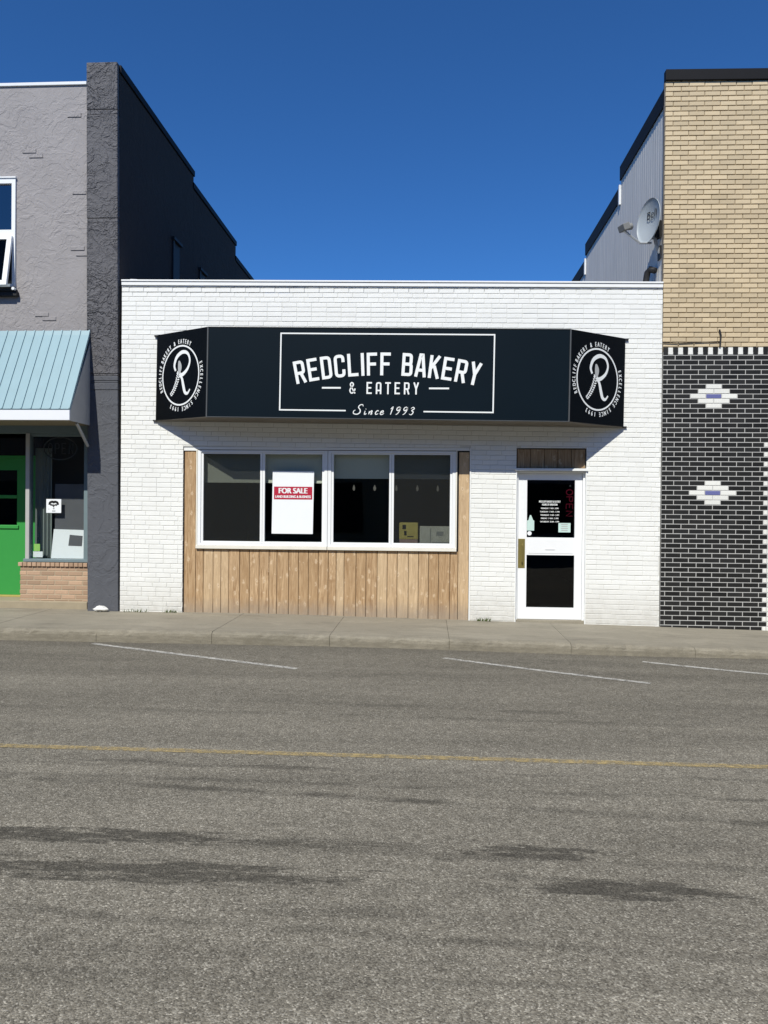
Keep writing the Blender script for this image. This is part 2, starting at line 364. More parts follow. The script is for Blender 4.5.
# ------------------------------------------------------------------ lettering helpers
def frame(o, u, v):
    o, u, v = Vector(o), Vector(u).normalized(), Vector(v).normalized(); return (o, u, v, u.cross(v))
def on(fr, p, d=0.): return fr[0]+fr[1]*p[0]+fr[2]*p[1]+fr[3]*d
_tc = {}
def glyphs(txt):
    if txt in _tc: return _tc[txt]
    c = bpy.data.curves.new('t', 'FONT'); c.body = txt; c.size = 1; c.align_x = 'CENTER'
    o = bpy.data.objects.new('t', c); COL.objects.link(o)
    dg = bpy.context.evaluated_depsgraph_get(); dg.update()
    me = bpy.data.meshes.new_from_object(o.evaluated_get(dg))
    r = ([(v.co.x, v.co.y) for v in me.vertices], [list(p.vertices) for p in me.polygons])
    bpy.data.objects.remove(o); bpy.data.curves.remove(c); bpy.data.meshes.remove(me)
    _tc[txt] = r; return r
def text(mb, fr, txt, c, h, w=None, rot=0., sx=1., shear=0., bold=0., d=.002, mi=0):
    V, Fs = glyphs(txt)
    if not V: return
    k = h/.72
    if w: sx = w/((max(a for a, b in V)-min(a for a, b in V))*k)
    cx = (max(a for a, b in V)+min(a for a, b in V))/2
    for q in ([0] if not bold else [-bold, bold]):
        P = []
        for a, b in V:
            X = (a-cx)*k*sx+shear*b*k+q; Y = b*k-h/2
            P.append(on(fr, (c[0]+X*cos(rot)-Y*sin(rot), c[1]+X*sin(rot)+Y*cos(rot)), d+(.0004 if q > 0 else 0)))
        mb.add(P, Fs, mi)
def cat(pts, n=6):
    P = [pts[0]]+list(pts)+[pts[-1]]; out = []
    for i in range(1, len(P)-2):
        for k in range(n):
            t = k/n; a, b, c, d = P[i-1], P[i], P[i+1], P[i+2]
            out.append(tuple(.5*((2*b[j])+(-a[j]+c[j])*t+(2*a[j]-5*b[j]+4*c[j]-d[j])*t*t+(-a[j]+3*b[j]-3*c[j]+d[j])*t**3) for j in range(2)))
    out.append(tuple(pts[-1])); return out
def stroke(mb, fr, pts, wd, closed=False, d=.002, mi=0):
    n = len(pts); L = []; R = []
    W = wd if isinstance(wd, (list, tuple)) else [wd]*n
    for i in range(n):
        p = Vector(pts[i])
        a = Vector(pts[(i-1) % n]) if (i > 0 or closed) else None
        b = Vector(pts[(i+1) % n]) if (i < n-1 or closed) else None
        d1 = (p-a).normalized() if a is not None else (b-p).normalized()
        d2 = (b-p).normalized() if b is not None else d1
        n1 = Vector((-d1.y, d1.x)); n2 = Vector((-d2.y, d2.x)); mN = (n1+n2)
        mN = mN.normalized() if mN.length > 1e-6 else n1
        s = W[i]/2/max(.45, mN.dot(n1))
        L.append(p+mN*s); R.append(p-mN*s)
    P = [on(fr, q, d) for q in L+R]
    mb.add(P, [(i, n+i, n+(i+1) % n, (i+1) % n) for i in range(n if closed else n-1)], mi)
W_, T_ = .47, .135
def corner(pts, r=.11, n=4):                        # polyline with rounded inner corners
    out = [pts[0]]
    for i in range(1, len(pts)-1):
        p, a, b = Vector(pts[i]), Vector(pts[i-1]), Vector(pts[i+1])
        rr = min(r, (a-p).length*.5, (b-p).length*.5); s = p+(a-p).normalized()*rr; e = p+(b-p).normalized()*rr
        for k in range(n+1):
            t = k/n; out.append(tuple((1-t)**2*s+2*t*(1-t)*p+t*t*e))
    return out+[pts[-1]]
def GL(ch, rounda=False):
    w, t = W_, T_; l, r, b, q = t/2, W_-t/2, t/2, 1-t/2; stem = [(l,0),(l,1)]
    C = corner
    return {'R': [stem, C([(l,q),(r,q),(r,.45),(l,.45)]), [(.27,.45),(r+.01,0)]],
     'E': [stem, [(l,q),(w-.02,q)], [(l,.51),(w-.07,.51)], [(l,b),(w-.02,b)]],
     'D': [stem, C([(l,q),(r,q),(r,b),(l,b)], .14)],
     'C': [C([(r,.66),(r,q),(l,q),(l,b),(r,b),(r,.34)], .14)],
     'L': [stem, [(l,b),(w-.02,b)]], 'I': [stem],
     'F': [stem, [(l,q),(w-.02,q)], [(l,.50),(w-.07,.50)]],
     'B': [stem, C([(l,q),(r-.02,q),(r-.02,.52),(l,.52)]), C([(l,.52),(r,.52),(r,b),(l,b)])],
     'A': [C([(l,0),(l,q),(r,q),(r,0)], .14) if rounda else [(l-.02,0),(w/2-.045,q+.03),(w/2+.045,q+.03),(r+.02,0)], [(l,.30),(r,.30)]],
     'K': [stem, [(l,.40),(r+.01,1)], [(.22,.55),(r+.02,0)]],
     'Y': [[(l-.01,1),(w/2,.46)], [(r+.01,1),(w/2,.46)], [(w/2,.50),(w/2,0)]],
     'T': [[(w/2,0),(w/2,1)], [(0,q),(w,q)]],
     '&': [cat([(.50,.03),(.20,.55),(.10,.78),(.20,.93),(.33,.86),(.33,.70),(.14,.48),(.07,.26),(.16,.08),(.31,.08),(.44,.26),(.50,.44)], 4)],
    }[ch]
def glyph(mb, fr, ch, c, h, rot=0., rounda=False, thin=1., sx=1.):
    wd = T_ if ch == 'I' else W_
    for k, st in enumerate(GL(ch, rounda)):
        P = []
        for a, b in st:
            X = (a-wd/2)*h*sx; Y = (b-.5)*h
            P.append((c[0]+X*cos(rot)-Y*sin(rot), c[1]+X*sin(rot)+Y*cos(rot)))
        stroke(mb, fr, P, T_*h*thin*(.82 if ch == '&' else 1), d=.002+.0005*k)

# ------------------------------------------------------------------ wall helpers
def inhole(x, z, holes): return any(a < x < b and c < z < d for a, b, c, d in holes)
def slab(mb, x0, x1, z0, z1, y0, y1, holes=(), mi=0, top=None):
    xs = sorted({x0, x1, *[min(max(h[k], x0), x1) for h in holes for k in (0, 1)]})
    zs = sorted({z0, z1, *[min(max(h[k], z0), z1) for h in holes for k in (2, 3)]})
    nx, nz = len(xs)-1, len(zs)-1
    ok = lambda i, j: 0 <= i < nx and 0 <= j < nz and not inhole((xs[i]+xs[i+1])/2, (zs[j]+zs[j+1])/2, holes)
    for i in range(nx):
        for j in range(nz):
            if not ok(i, j): continue
            a, b, c, d = xs[i], xs[i+1], zs[j], zs[j+1]
            mb.quad((a,y0,c),(b,y0,c),(b,y0,d),(a,y0,d), mi); mb.quad((b,y1,c),(a,y1,c),(a,y1,d),(b,y1,d), mi)
            if not ok(i-1, j): mb.quad((a,y1,c),(a,y0,c),(a,y0,d),(a,y1,d), mi)
            if not ok(i+1, j): mb.quad((b,y0,c),(b,y1,c),(b,y1,d),(b,y0,d), mi)
            if not ok(i, j-1): mb.quad((a,y0,c),(a,y1,c),(b,y1,c),(b,y0,c), mi)
            if not ok(i, j+1): mb.quad((a,y0,d),(b,y0,d),(b,y1,d),(a,y1,d), mi)
def course(mb, x0, x1, z0, z1, y0, y1, holes, h=.0675, L=.209, j=.0095, slope=0., jh=None, pick=None, rndoff=False, jit=.0012, c=.004, ztop=None):
    r = 0; zb = z0-.25
    while zb + r*h < z1+.25:
        z = zb+r*h
        off = (L/2 if r % 2 else 0) + (random.choice((0, L/4, L/2)) if rndoff else 0)
        k = 0; xa = x0-L+off-L
        while xa < x1:
            dz = slope*(xa+L/2)
            a, b, lo, hi = xa+(jh or j)/2, xa+L-(jh or j)/2, z+j/2+dz, z+h-j/2+dz
            a2, b2 = max(a, x0), min(b, x1); lo2 = max(lo, z0); hi2 = min(hi, z1 if ztop is None else ztop((a+b)/2))
            segs = [(a2, b2, lo2, hi2)]
            for H in holes:
                ns = []
                for (p, q, s, t) in segs:
                    if q <= H[0] or p >= H[1] or t <= H[2] or s >= H[3]: ns.append((p, q, s, t)); continue
                    if s >= H[2]-.02 and t > H[3] and s < H[3]: ns.append((max(p,p), q, H[3], t)) if (p >= H[0] and q <= H[1]) else None
                    if p < H[0]: ns.append((p, H[0], s, t))
                    if q > H[1]: ns.append((H[1], q, s, t))
                    if p >= H[0] and q <= H[1] and s < H[2]: ns.append((p, q, s, H[2]))
                segs = ns
            mi = pick(r, xa+L/2, z+h/2) if pick else 0
            for (p, q, s, t) in segs:
                if mi is not None: mb.brick(p, q, s, t, y0, y1, mi, c, jit)
            xa += L; k += 1
        r += 1

SL = -.0118                                          # the terrace's courses drop slightly to the right with the street

# ================================================================== GROUND
mb = MB(); mb.quad((-400,-400,-.35),(400,-400,-.35),(400,400,-.35),(-400,400,-.35))
tag(mb.build('ground', M['earth']), kind='structure')
mb = MB()
xs = [-120,-60,-30,-15]+[-10+.5*i for i in range(41)]+[15,30,60,120]; ys = [-60,-30,-20,-14]+[-12+.4*i for i in range(27)]
ys = [y for y in ys if y < -1.7]+[-1.58]
for i in range(len(xs)):
    for y in ys: mb.v.append((xs[i], y, zroad(xs[i], y)))
ny = len(ys)
for i in range(len(xs)-1):
    for j in range(ny-1): mb.f.append([i*ny+j, (i+1)*ny+j, (i+1)*ny+j+1, i*ny+j+1]); mb.m.append(0)
tag(mb.build('road', M['asphalt'], smooth=True), kind='structure')

def roadline(name, p0, p1, wd, mat):
    mb = MB(); n = 24; a, b = Vector((*p0, 0)), Vector((*p1, 0)); s = (b-a).normalized().cross(Vector((0,0,1)))*wd/2
    for k in range(n+1):
        p = a.lerp(b, k/n)
        for q in (p-s, p+s): mb.v.append((q.x, q.y, zroad(q.x, q.y)+.004))
    for k in range(n): mb.f.append([2*k, 2*k+1, 2*k+3, 2*k+2]); mb.m.append(0)
    return tag(mb.build(name, mat), kind='structure')
roadline('road_marking', (-4.0,-1.72), (-1.33,-2.89), .075, M['linewhite'])
roadline('road_marking', (.19,-2.10), (2.17,-3.13), .075, M['linewhite'])
roadline('road_marking', (2.42,-1.93), (6.4,-3.95), .075, M['linewhite'])
roadline('road_marking', (-8.0,-1.72), (-5.4,-2.85), .075, M['linewhite'])
roadline('centre_line', (-30,-5.545), (30,-5.60), .075, M['lineyellow'])

mb = MB(); edge = -4.01
cuts = [edge+1.425*k for k in range(-18, 24)]
prof = [(-1.60,-.35),(-1.60,.085),(-1.592,.118),(-1.572,.139),(-1.54,.147),(-1.30,.149),(-1.292,.147),(1.6,.150)]
for a, b in zip(cuts[:-1], cuts[1:]):
    g = .002; st = [a+g]+[a+(b-a)*i/22 for i in range(1, 22)]+[b-g]; base = len(mb.v); n = len(prof)
    jx = random.uniform(-.002, .002)
    for x in st:
        e1, e2 = random.gauss(0, .004), random.gauss(0, .003); e1 -= (.018 if random.random() < .05 else 0)
        for iz, (y, z) in enumerate(prof): mb.v.append((x, y+jx*.5+(e2 if 0 < iz < 5 else 0)+(-e1*.6 if iz in (2, 3) else 0), (z if z < 0 else z-.147+zwalk(x))+ (jx if z > 0 else 0)+(e1 if iz in (2, 3) else e1*.4 if iz == 4 else 0)))
    for i in range(len(st)-1):
        for k in range(n-1): mb.f.append([base+i*n+k+1, base+i*n+k, base+(i+1)*n+k, base+(i+1)*n+k+1][::-1]); mb.m.append(0)
    mb.f.append([base+k for k in range(n)]); mb.m.append(0); mb.f.append([base+(len(st)-1)*n+k for k in range(n)][::-1]); mb.m.append(0)
tag(mb.build('sidewalk', M['concrete']), kind='structure')
mb = MB(); mb.box(-40,40,-1.57,1.5,-.34,-.02); tag(mb.build('sidewalk_base', M['earth']), kind='structure')

# ================================================================== BAKERY
B = empty('bakery_building', (-.6,0,.1), 'low white painted brick shop with cedar planks below its windows, between two taller buildings', 'building')
X0, X1 = -4.372, 3.171; ZT = lambda x: 4.70+SL*(x+.6)*1.0+.0
HW = (-3.468, .588, -.2, 2.502); HD = (1.214, 2.168, -.2, 2.502)
mb = MB()
slab(mb, X0, X1, -.2, 4.66, .005, .25, [HW, HD], 1)
course(mb, X0, X1, .03, 4.8, 0, .03, [HW, HD], slope=SL, ztop=lambda x: 4.735+SL*(x+.6), rndoff=True, jh=.0045, c=.0025, jit=.001)
mb.build('front_wall', [M['white'], M['whitemortar']], B)
# cap along the parapet
mb = MB(); zl, zr = 4.735+SL*(X0+.6)+.004, 4.735+SL*(X1+.6)+.004
mb.prism([(X0,-.018,zl),(X1,-.018,zr),(X1,-.018,zr+.052),(X0,-.018,zl+.052)], (0,.30,0))
mb.prism([(X0,-.030,zl+.054),(X1,-.030,zr+.054),(X1,-.030,zr+.078),(X0,-.030,zl+.078)], (0,.33,0))
mb.build('parapet_cap', M['paint'], B, .004)
mb = MB(); mb.prism([(-4.30,.12,4.83),(-4.02,.12,4.83),(-4.02,.12,4.855),(-4.20,.12,4.905),(-4.30,.12,4.91)], (0,.16,0)); mb.build('parapet_flashing', M['flash'], B)
mb = MB(); mb.box(X0+.01, X1-.01, .26, 13, 4.35, 4.45); mb.box(X0+.01, X1-.01, 12.8, 13, -.2, 4.34); mb.build('roof', M['roofing'], B)
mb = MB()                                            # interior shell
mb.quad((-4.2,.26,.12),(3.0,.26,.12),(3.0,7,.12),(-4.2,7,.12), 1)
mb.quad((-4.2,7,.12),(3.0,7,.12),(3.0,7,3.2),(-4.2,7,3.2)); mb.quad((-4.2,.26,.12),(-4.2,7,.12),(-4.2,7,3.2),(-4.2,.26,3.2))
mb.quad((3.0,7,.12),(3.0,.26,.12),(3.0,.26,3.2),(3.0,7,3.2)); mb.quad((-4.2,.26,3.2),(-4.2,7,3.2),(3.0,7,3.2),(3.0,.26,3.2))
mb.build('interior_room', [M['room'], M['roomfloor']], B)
# planks
WZ0, WZ1 = 1.106, 2.452; WX0, WX1 = -3.262, .380
mb = MB()
slab(mb, HW[0], HW[1], .0, 2.5, .052, .09, [(WX0+.02, WX1-.02, WZ0+.02, WZ1-.02)], 1)
def planks(a, b, z0, z1, n, y=.028):
    w = (b-a)/n; cut = [0.]
    for k in range(n): cut.append(cut[-1]+random.choice((.8, 1., 1., 1., 1.12, 1.2)) if n > 1 else 1.)
    cut = [c_/cut[-1]*(b-a) for c_ in cut]
    for k in range(n):
        g = .0025; zb = z0-.006+random.uniform(-.005, .005)+(zwalk(a+cut[k])-.147)
        xa, xb = a+cut[k]+g, a+cut[k+1]-g; c = .006; yy = y+random.uniform(-.002, .002)
        mb.add([(xa,.05,zb),(xb,.05,zb),(xb,.05,z1),(xa,.05,z1),(xa,yy+c,zb),(xb,yy+c,zb),(xb,yy+c,z1),(xa,yy+c,z1),(xa+c,yy,zb),(xb-c,yy,zb),(xb-c,yy,z1),(xa+c,yy,z1)],
               [(8,9,10,11),(4,5,9,8),(5,6,10,9),(6,7,11,10),(7,4,8,11),(0,1,5,4),(1,2,6,5),(2,3,7,6),(3,0,4,7)])
planks(HW[0]+.012, -3.288, .150, 2.43, 1); planks(-3.288, .424, .150, WZ0-.052, 27); planks(.424, HW[1]-.016, .150, 2.44, 1)
mb.build('plank_cladding', [M['wood'], M['dark']], B)
mb = MB()
mb.box(HW[0]+.002, WX0-.004, .018, .05, 2.444, 2.498); mb.box(WX0-.002, HW[1]-.018, .012, .05, 2.462, 2.499)
mb.box(HW[1]-.015, HW[1]+.004, -.008, .05, .10, 2.498)
mb.build('opening_trim', M['paint'], B, .002)
def window(x0, x1, screens, blind_z):
    w = empty('window', ((x0+x1)/2, .03, WZ0), parent=B)
    mb = MB(); y = .012
    slab(mb, x0, x1, WZ0, WZ1, y, .085, [(x0+.045, x1-.045, WZ0+.034, WZ1-.030)])
    xm = (x0+x1)/2
    for a, b in ((x0+.047, xm-.002), (xm+.002, x1-.047)):
        slab(mb, a, b, WZ0+.036, WZ1-.032, y+.014, .08, [(a+.032, b-.030, WZ0+.062, WZ1-.050)])
    mb.build('frame', M['vinyl'], w, .003)
    for k, (a, b) in enumerate(((x0+.047, xm-.002), (xm+.002, x1-.047))):
        mb = MB(); mb.box(a+.028, b-.026, .045, .050, WZ0+.060, WZ1-.047); mb.build('pane', M['glass'], w)
        if screens[k]:
            mb = MB(); mb.quad((a+.03,.038,WZ0+.060),(b-.028,.038,WZ0+.060),(b-.028,.038,WZ1-.048),(a+.03,.038,WZ1-.048)); mb.build('insect_screen', M['screen'], w)
    mb = MB(); mb.box(x0-.018 if x0 < -2 else x0+.001, x1+.018 if x1 > 0 else x1-.001, -.012, .05, WZ0-.046, WZ0-.003); mb.build('sill', M['cream'], w, .003)
    return w
window(WX0+.0, -1.412, (True, False), 2.0); window(-1.406, WX1, (False, True), 2.05)
for a in (WX0-.020, WX1+.002):
    mb = MB(); mb.box(a, a+.018, .004, .05, WZ0-.044, 2.46); mb.build('window_trim', M['cream'], B, .002)
# blinds hang inside
def blind(x0, x1, zb, label):
    t = empty('roller_blind', ((x0+x1)/2, .14, zb), label, 'blind', 'roller blinds behind the shop windows')
    mb = MB(); mb.box(x0, x1, .139, .141, zb, 2.44); mb.build('fabric', M['blind'], t)
    mb = MB(); mb.box(x0, x1, .134, .147, zb-.022, zb); mb.build('bottom_bar', M['blind'], t)
blind(-3.24, -1.43, 2.02, 'short grey blind across the top of the window with the for sale sign')
blind(-1.37, .37, 2.09, 'short grey blind across the top of the window with boxes on its sill')

# door
D = empty('door', (1.69,.1,.13), parent=B)
dx0, dx1, dz0, dz1 = 1.252, 2.132, .13, 2.155; dy = .085
mb = MB()
slab(mb, dx0, dx1, dz0, dz1, dy, dy+.045, [(1.375,2.032,1.267,2.066), (1.375,2.032,.293,1.021)]); mb.box(1.40,2.01,dy-.004,dy,1.045,1.245)
mb.build('door_leaf', M['vinyl'], D, .004)
for a, b in ((1.267,2.066),(.293,1.021)):
    mb = MB(); mb.box(1.374,2.033,dy+.02,dy+.026,a-.002,b+.002); mb.build('pane', M['doorglass'], D)
mb = MB(); mb.box(1.258,1.352,dy-.004,dy+.002,.837,1.246); mb.box(1.30,1.318,dy-.045,dy-.03,.92,1.17); mb.box(1.30,1.318,dy-.03,dy,.93,.95); mb.box(1.30,1.318,dy-.03,dy,1.14,1.16)
mb.build('handle', M['brass'], D, .002)
mb = MB(); mb.box(1.63,1.76,dy-.010,dy+.001,1.095,1.112); mb.build('mail_slot', M['flash'], D, .002)
fr = frame((1.70,dy+.017,1.685), (1,0,0), (0,0,1))
for k, (t, w, h) in enumerate((('REDCLIFF BAKERY & EATERY', .31, .030), ('HOURS OF OPERATION', .22, .030), ('MONDAY  7 AM - 5 PM', .25, .021), ('TUESDAY  7 AM - 5 PM', .28, .021), ('THURSDAY  7 AM - 5 PM', .27, .021), ('FRIDAY  7 AM - 5 PM', .25, .021), ('SATURDAY  8 AM - 4 PM', .27, .021))):
    mb = MB(); text(mb, fr, t, (-.01, (.082, .040, -.012, -.060, -.106, -.152, -.198)[k]), h*.95, w*.95, bold=.0009)
    mb.build('hours_lettering', M['letter'], D)
mb = MB()
mb.box(1.2155,dx0-.003,.055,.16,.02,2.185); mb.box(dx1+.003,2.1665,.055,.16,.02,2.185); mb.box(dx0-.002,dx1+.002,.055,.16,dz1+.003,2.184)
mb.build('door_frame', M['vinyl'], B, .003)
mb = MB(); mb.box(1.208,1.222,-.006,.054,.06,2.186); mb.box(2.160,2.174,-.006,.054,.06,2.184); mb.build('door_casing', M['paint'], B, .002)
mb = MB(); mb.box(1.195,2.185,-.03,.16,2.188,2.222); mb.build('door_ledge', M['paint'], B, .003)
mb = MB(); mb.box(dx0-.03,dx1+.03,.02,.2,.0,.125); mb.build('threshold', M['concrete'], B, .004)
mb = MB(); n = 5
for k in range(n):
    a = 1.224+k*(.934/n); mb.brick(a+.003, a+.934/n-.003, 2.225, 2.49, .03, .06, 0, .005, .001)
mb.box(1.216,2.166,.061,.09,2.223,2.50, 1)
mb.build('transom_panel', [M['darkwood'], M['dark']], B)

# papers and neon on the door
def card(name, x0, x1, z0, z1, y, mat, label, cat_, th=.002):
    mb = MB(); mb.box(x0, x1, y-th, y, z0, z1); return tag(mb.build(name, mat), label, cat_)
mb = MB(); y = dy+.016
mb.prism([(1.380,y,1.36),(1.478,y,1.36),(1.478,y,1.50),(1.463,y,1.505),(1.434,y,1.575),(1.418,y,1.575),(1.398,y,1.505),(1.380,y,1.50)], (0,-.002,0))
o = tag(mb.build('door_hanger', M['mint']), 'pale mint hang tag notice low on the left of the door glass', 'notice')
mb = MB(); mb.prism([(1.414+.03*cos(a*pi/8), y, 1.322+.03*sin(a*pi/8)) for a in range(16)], (0,-.002,0)); tag(mb.build('round_sticker', M['paper']), 'small round white sticker at the bottom left corner of the door glass', 'sticker')
nt = empty('notice', (1.90,y,1.43), 'white landscape notice with grey print at the bottom right of the door glass', 'notice')
mb = MB(); mb.box(1.812,1.978,y-.002,y,1.340,1.470); mb.build('paper', M['mint'], nt)
mb = MB(); fr = frame((1.895,y-.002,1.405), (1,0,0), (0,0,1)); rr = random.Random(4)
for k in range(4):
    w = rr.uniform(.04,.06); stroke(mb, fr, [(-w, .045-.028*k), (w, .045-.028*k)], .012, d=.001)
mb.build('print', M['greyletter'], nt)
def neon_letters(name, fr, h, adv, r, mat, parent=None, gap=1.):
    G = {'O': [[(.24+.24*cos(a*pi/8), .5+.5*sin(a*pi/8)) for a in range(17)]], 'P': [[(0,0),(0,1),(.3,1),(.44,.9),(.44,.6),(.3,.5),(0,.5)]],
         'E': [[(.44,0),(0,0),(0,1),(.44,1)], [(0,.52),(.36,.52)]], 'N': [[(0,0),(0,1),(.44,0),(.44,1)]]}
    mb = MB()
    for k, ch in enumerate('OPEN'):
        for s in G[ch]: mb.tube([on(fr, adv(k, (a-.22)*h*gap, (b-.5)*h)) for a, b in s], r, 6)
    return mb.build(name, mat, parent)
t = empty('neon_sign', (1.985,.16,1.62), 'unlit red neon sign reading OPEN downwards inside the door glass', 'sign')
fr = frame((1.965,.128,1.735), (1,0,0), (0,0,1))
neon_letters('neon_tube', fr, .088, lambda k, a, b: (b*1.0, .165-.1*k-a*1.75), .0075, M['neon'], t, 1.0)
mb = MB(); mb.tube([(1.975,.13,2.0),(1.973,.13,1.975)], .012, 8); mb.build('hook', M['steel'], t)

# FOR SALE sign inside the window
t = empty('for_sale_sign', (-1.9,.05,1.25), 'white for sale poster with a crimson band taped to the shop window glass', 'sign')
sx0, sx1, sz0, sz1, sy = -2.198, -1.606, 1.280, 2.164, .0395
mb = MB(); mb.prism([(sx0-.006,sy+.002,sz0),(sx1-.012,sy+.002,sz0),(sx1,sy+.002,sz1),(sx0+.004,sy+.002,sz1)], (0,.003,0)); mb.build('sheet', M['paper'], t)
fr = frame(((sx0+sx1)/2, sy, 1.86), (1,0,0), (0,0,1))
mb = MB(); mb.add([on(fr, p, -.0) for p in ((-.272,-.095),(.272,-.095),(.272,.085),(-.272,.085))], [(0,1,2,3)]); mb.build('red_band', M['red'], t)
mb = MB(); text(mb, fr, 'FOR SALE', (0,.030), .078, .40, bold=.006, d=.001); text(mb, fr, 'LAND BUILDING & BUSINESS', (0,-.055), .036, .50, bold=.003, d=.001); mb.build('lettering', M['paper'], t)
# boxes on the sill, pendants
t = empty('cardboard_box', (-.02,.3,1.06), 'mustard yellow cardboard box with pale pink base inside the right window', 'box')
mb = MB(); mb.box(-.405,-.14,.17,.40,1.215,1.45); mb.build('carton', M['yellow'], t, .01)
mb = MB(); mb.box(-.36,-.31,.166,.169,1.36,1.42); mb.box(-.29,-.20,.166,.169,1.25,1.262); mb.box(-.335,-.30,.166,.169,1.27,1.335); mb.build('print', M['ink'], t)
mb = MB(); mb.box(-.402,-.143,.172,.40,1.09,1.213); mb.build('base_tray', M['pink'], t, .005)
t = empty('stacked_parcel', (.2,.3,1.06), 'mottled pale grey carton beside the mustard box on the window sill', 'box')
mb = MB(); mb.box(-.115,.345,.17,.42,1.09,1.40); mb.build('carton', plain('mottled grey card', (.80,.78,.68), .7, .2, var=.3, scale=14), t, .008)
mb = MB(); mb.box(.06,.30,.166,.169,1.10,1.185); mb.box(.12,.22,.166,.169,1.27,1.33); mb.box(.03,.045,.166,.169,1.12,1.37); mb.build('print', M['greyletter'], t)
mb = MB(); mb.box(-3.3,.42,.13,.45,1.0,1.075); mb.build('window_shelf', M['room'], B)
for k, (px, s) in enumerate(((-1.30,.7),(-.935,1.),(-.555,.55),(-.19,.8),(.165,.6))):
    x = px
    t = empty('pendant_lamp', (x,2.7,2.0), 'small bare bulb pendant seen through the right shop window', 'lamp', 'row of pendant bulbs inside the shop')
    mb = MB(); mb.tube([(x,2.7,3.19),(x,2.7,2.05)], .003, 6); mb.build('cord', M['dark'], t)
    mb = MB(); mb.tube([(x,2.7,2.05),(x,2.7,2.03),(x,2.7,2.0),(x,2.7,1.965),(x,2.7,1.95)], [.008,.012,.022*s+.006,.018,.006], 10); mb.build('bulb', M['bulb'], t, smooth=True)

# ================================================================== SHOP SIGN BOX
FY = -.585; SXL, SXR = -2.968, 1.818; WXL, WXR = -3.845, 2.645; ST, SB = 4.022, 2.832
G = empty('shop_sign', (-.575,-.3,2.85), 'long navy box sign with angled black ends projecting above the shop windows', 'sign')
mid = -.575
mb = MB()
mb.prism([(SXL+.012,FY,SB),(SXR-.012,FY,SB),(SXR-.012,FY,ST),(SXL+.012,FY,ST)], (0,.03,0)); fp = mb.build('front_panel', M['navy'], G)
ends = []
for (a, w, s) in ((SXL, WXL, -1), (SXR, WXR, 1)):
    p0 = Vector((a,FY,0)); p1 = Vector((w,-.06,0)); nn = Vector((0,0,1)).cross(p1-p0).normalized()*(.03*(1 if s < 0 else 1))
    if nn.y < 0: nn = -nn
    d = (p1-p0).normalized(); p0 = p0+d*.012
    mb = MB(); mb.prism([p0+Vector((0,0,SB)), p1+Vector((0,0,SB)), p1+Vector((0,0,ST)), p0+Vector((0,0,ST))], nn)
    mb.box(min(w,w-.0)-.003, w+.003, -.06, -.004, SB, ST)
    mb.build('end_panel', M['sidenavy'], G); ends.append((a, w, s))
mb = MB()
for a in (SXL, SXR): mb.box(a-.0085, a+.0085, FY-.004, FY+.02, SB-.004, ST+.004)
mb.tube([(SXL,FY-.002,ST+.004),(SXR,FY-.002,ST+.004)], .006, 6); mb.tube([(SXL,FY-.002,SB-.004),(SXR,FY-.002,SB-.004)], .006, 6)
mb.build('corner_trim', M['signtrim'], G)
mb = MB(); ring = [(WXL,-.004),(WXL,-.05),(SXL,FY+.004),(SXR,FY+.004),(WXR,-.05),(WXR,-.004)]
mb.prism([(x,y,ST+.001) for x, y in ring], (0,0,.008)); mb.build('top_panel', M['sidenavy'], G)
mb = MB(); mb.prism([(x,y,SB+.012) for x, y in ring], (0,0,-.02)); mb.build('soffit', M['soffit'], G)
for w, s in ((WXL,-1),(WXR,1)):
    for z in (ST+.002, SB-.004): mb = MB(); mb.box(min(w,w+s*.055), max(w,w+s*.055), -.03, -.002, z-.009, z+.009); mb.build('mounting_tab', M['dark'], G)
# front lettering (local metres on the panel: origin at the left top corner)
fr = frame((SXL, FY-.0005, ST), (1,0,0), (0,0,1))
PP = .01316
def q(px, py): return ((px-206)*PP, -(py-328-(px-206)*.0082)*PP)
mb = MB(); bx0, bx1, by0, by1 = 281, 495, 334.2, 411.3
a, b, c, d = q(bx0,by0)[0], q(bx1,by0)[0], q(bx0,by0)[1], q(bx0,by1)[1]; lw = .0175
stroke(mb, fr, [(q(348,0)[0], d), (a, d), (a, c), (b, c), (b, d), (q(426,0)[0], d)], lw)
mb.build('border', M['letter'], G)
for p0, p1 in (((323.5,389),(342.5,389)), ((431,389.3),(451,389.3))):
    mb = MB(); stroke(mb, fr, [q(*p0), q(*p1)], .022); mb.build('dash', M['letter'], G)
# arched name
mb = MB(); h = .300; R = 5.75; ccx = q(388.5,0)[0]; apex = q(388.5, 365.0)[1]; cy = apex-R
word = 'REDCLIFF BAKERY'; gap = .115*h; ws = [T_*h if ch == 'I' else (.24*h if ch == ' ' else W_*h) for ch in word]
tot = sum(ws)+gap*(len(word)-1); sc = (q(482,0)[0]-q(294.5,0)[0])*1.0/tot
x = -tot/2
for ch, w in zip(word, ws):
    xc = (x+w/2)*sc; th = xc/R
    if ch != ' ': glyph(mb, fr, ch, (ccx+R*sin(th), cy+R*cos(th)), h, -th, sx=sc)
    x += w+gap
mb.build('name_lettering', M['letter'], G)
mb = MB(); h = .158; word = '& EATERY'; x0_, x1_ = q(351,0)[0], q(421,0)[0]
ws = [(.36*h if ch == ' ' else W_*h) for ch in word]; gap = (x1_-x0_-sum(ws))/(len(word)-1); x = x0_
for ch, w in zip(word, ws):
    if ch == ' ': mb.build('ampersand_lettering', M['letter'], G); mb = MB()
    else: glyph(mb, fr, ch, (x+w/2, q(387, 389.2)[1]), h, 0, True, .95)
    x += w+gap
mb.build('eatery_lettering', M['letter'], G)
mb = MB()
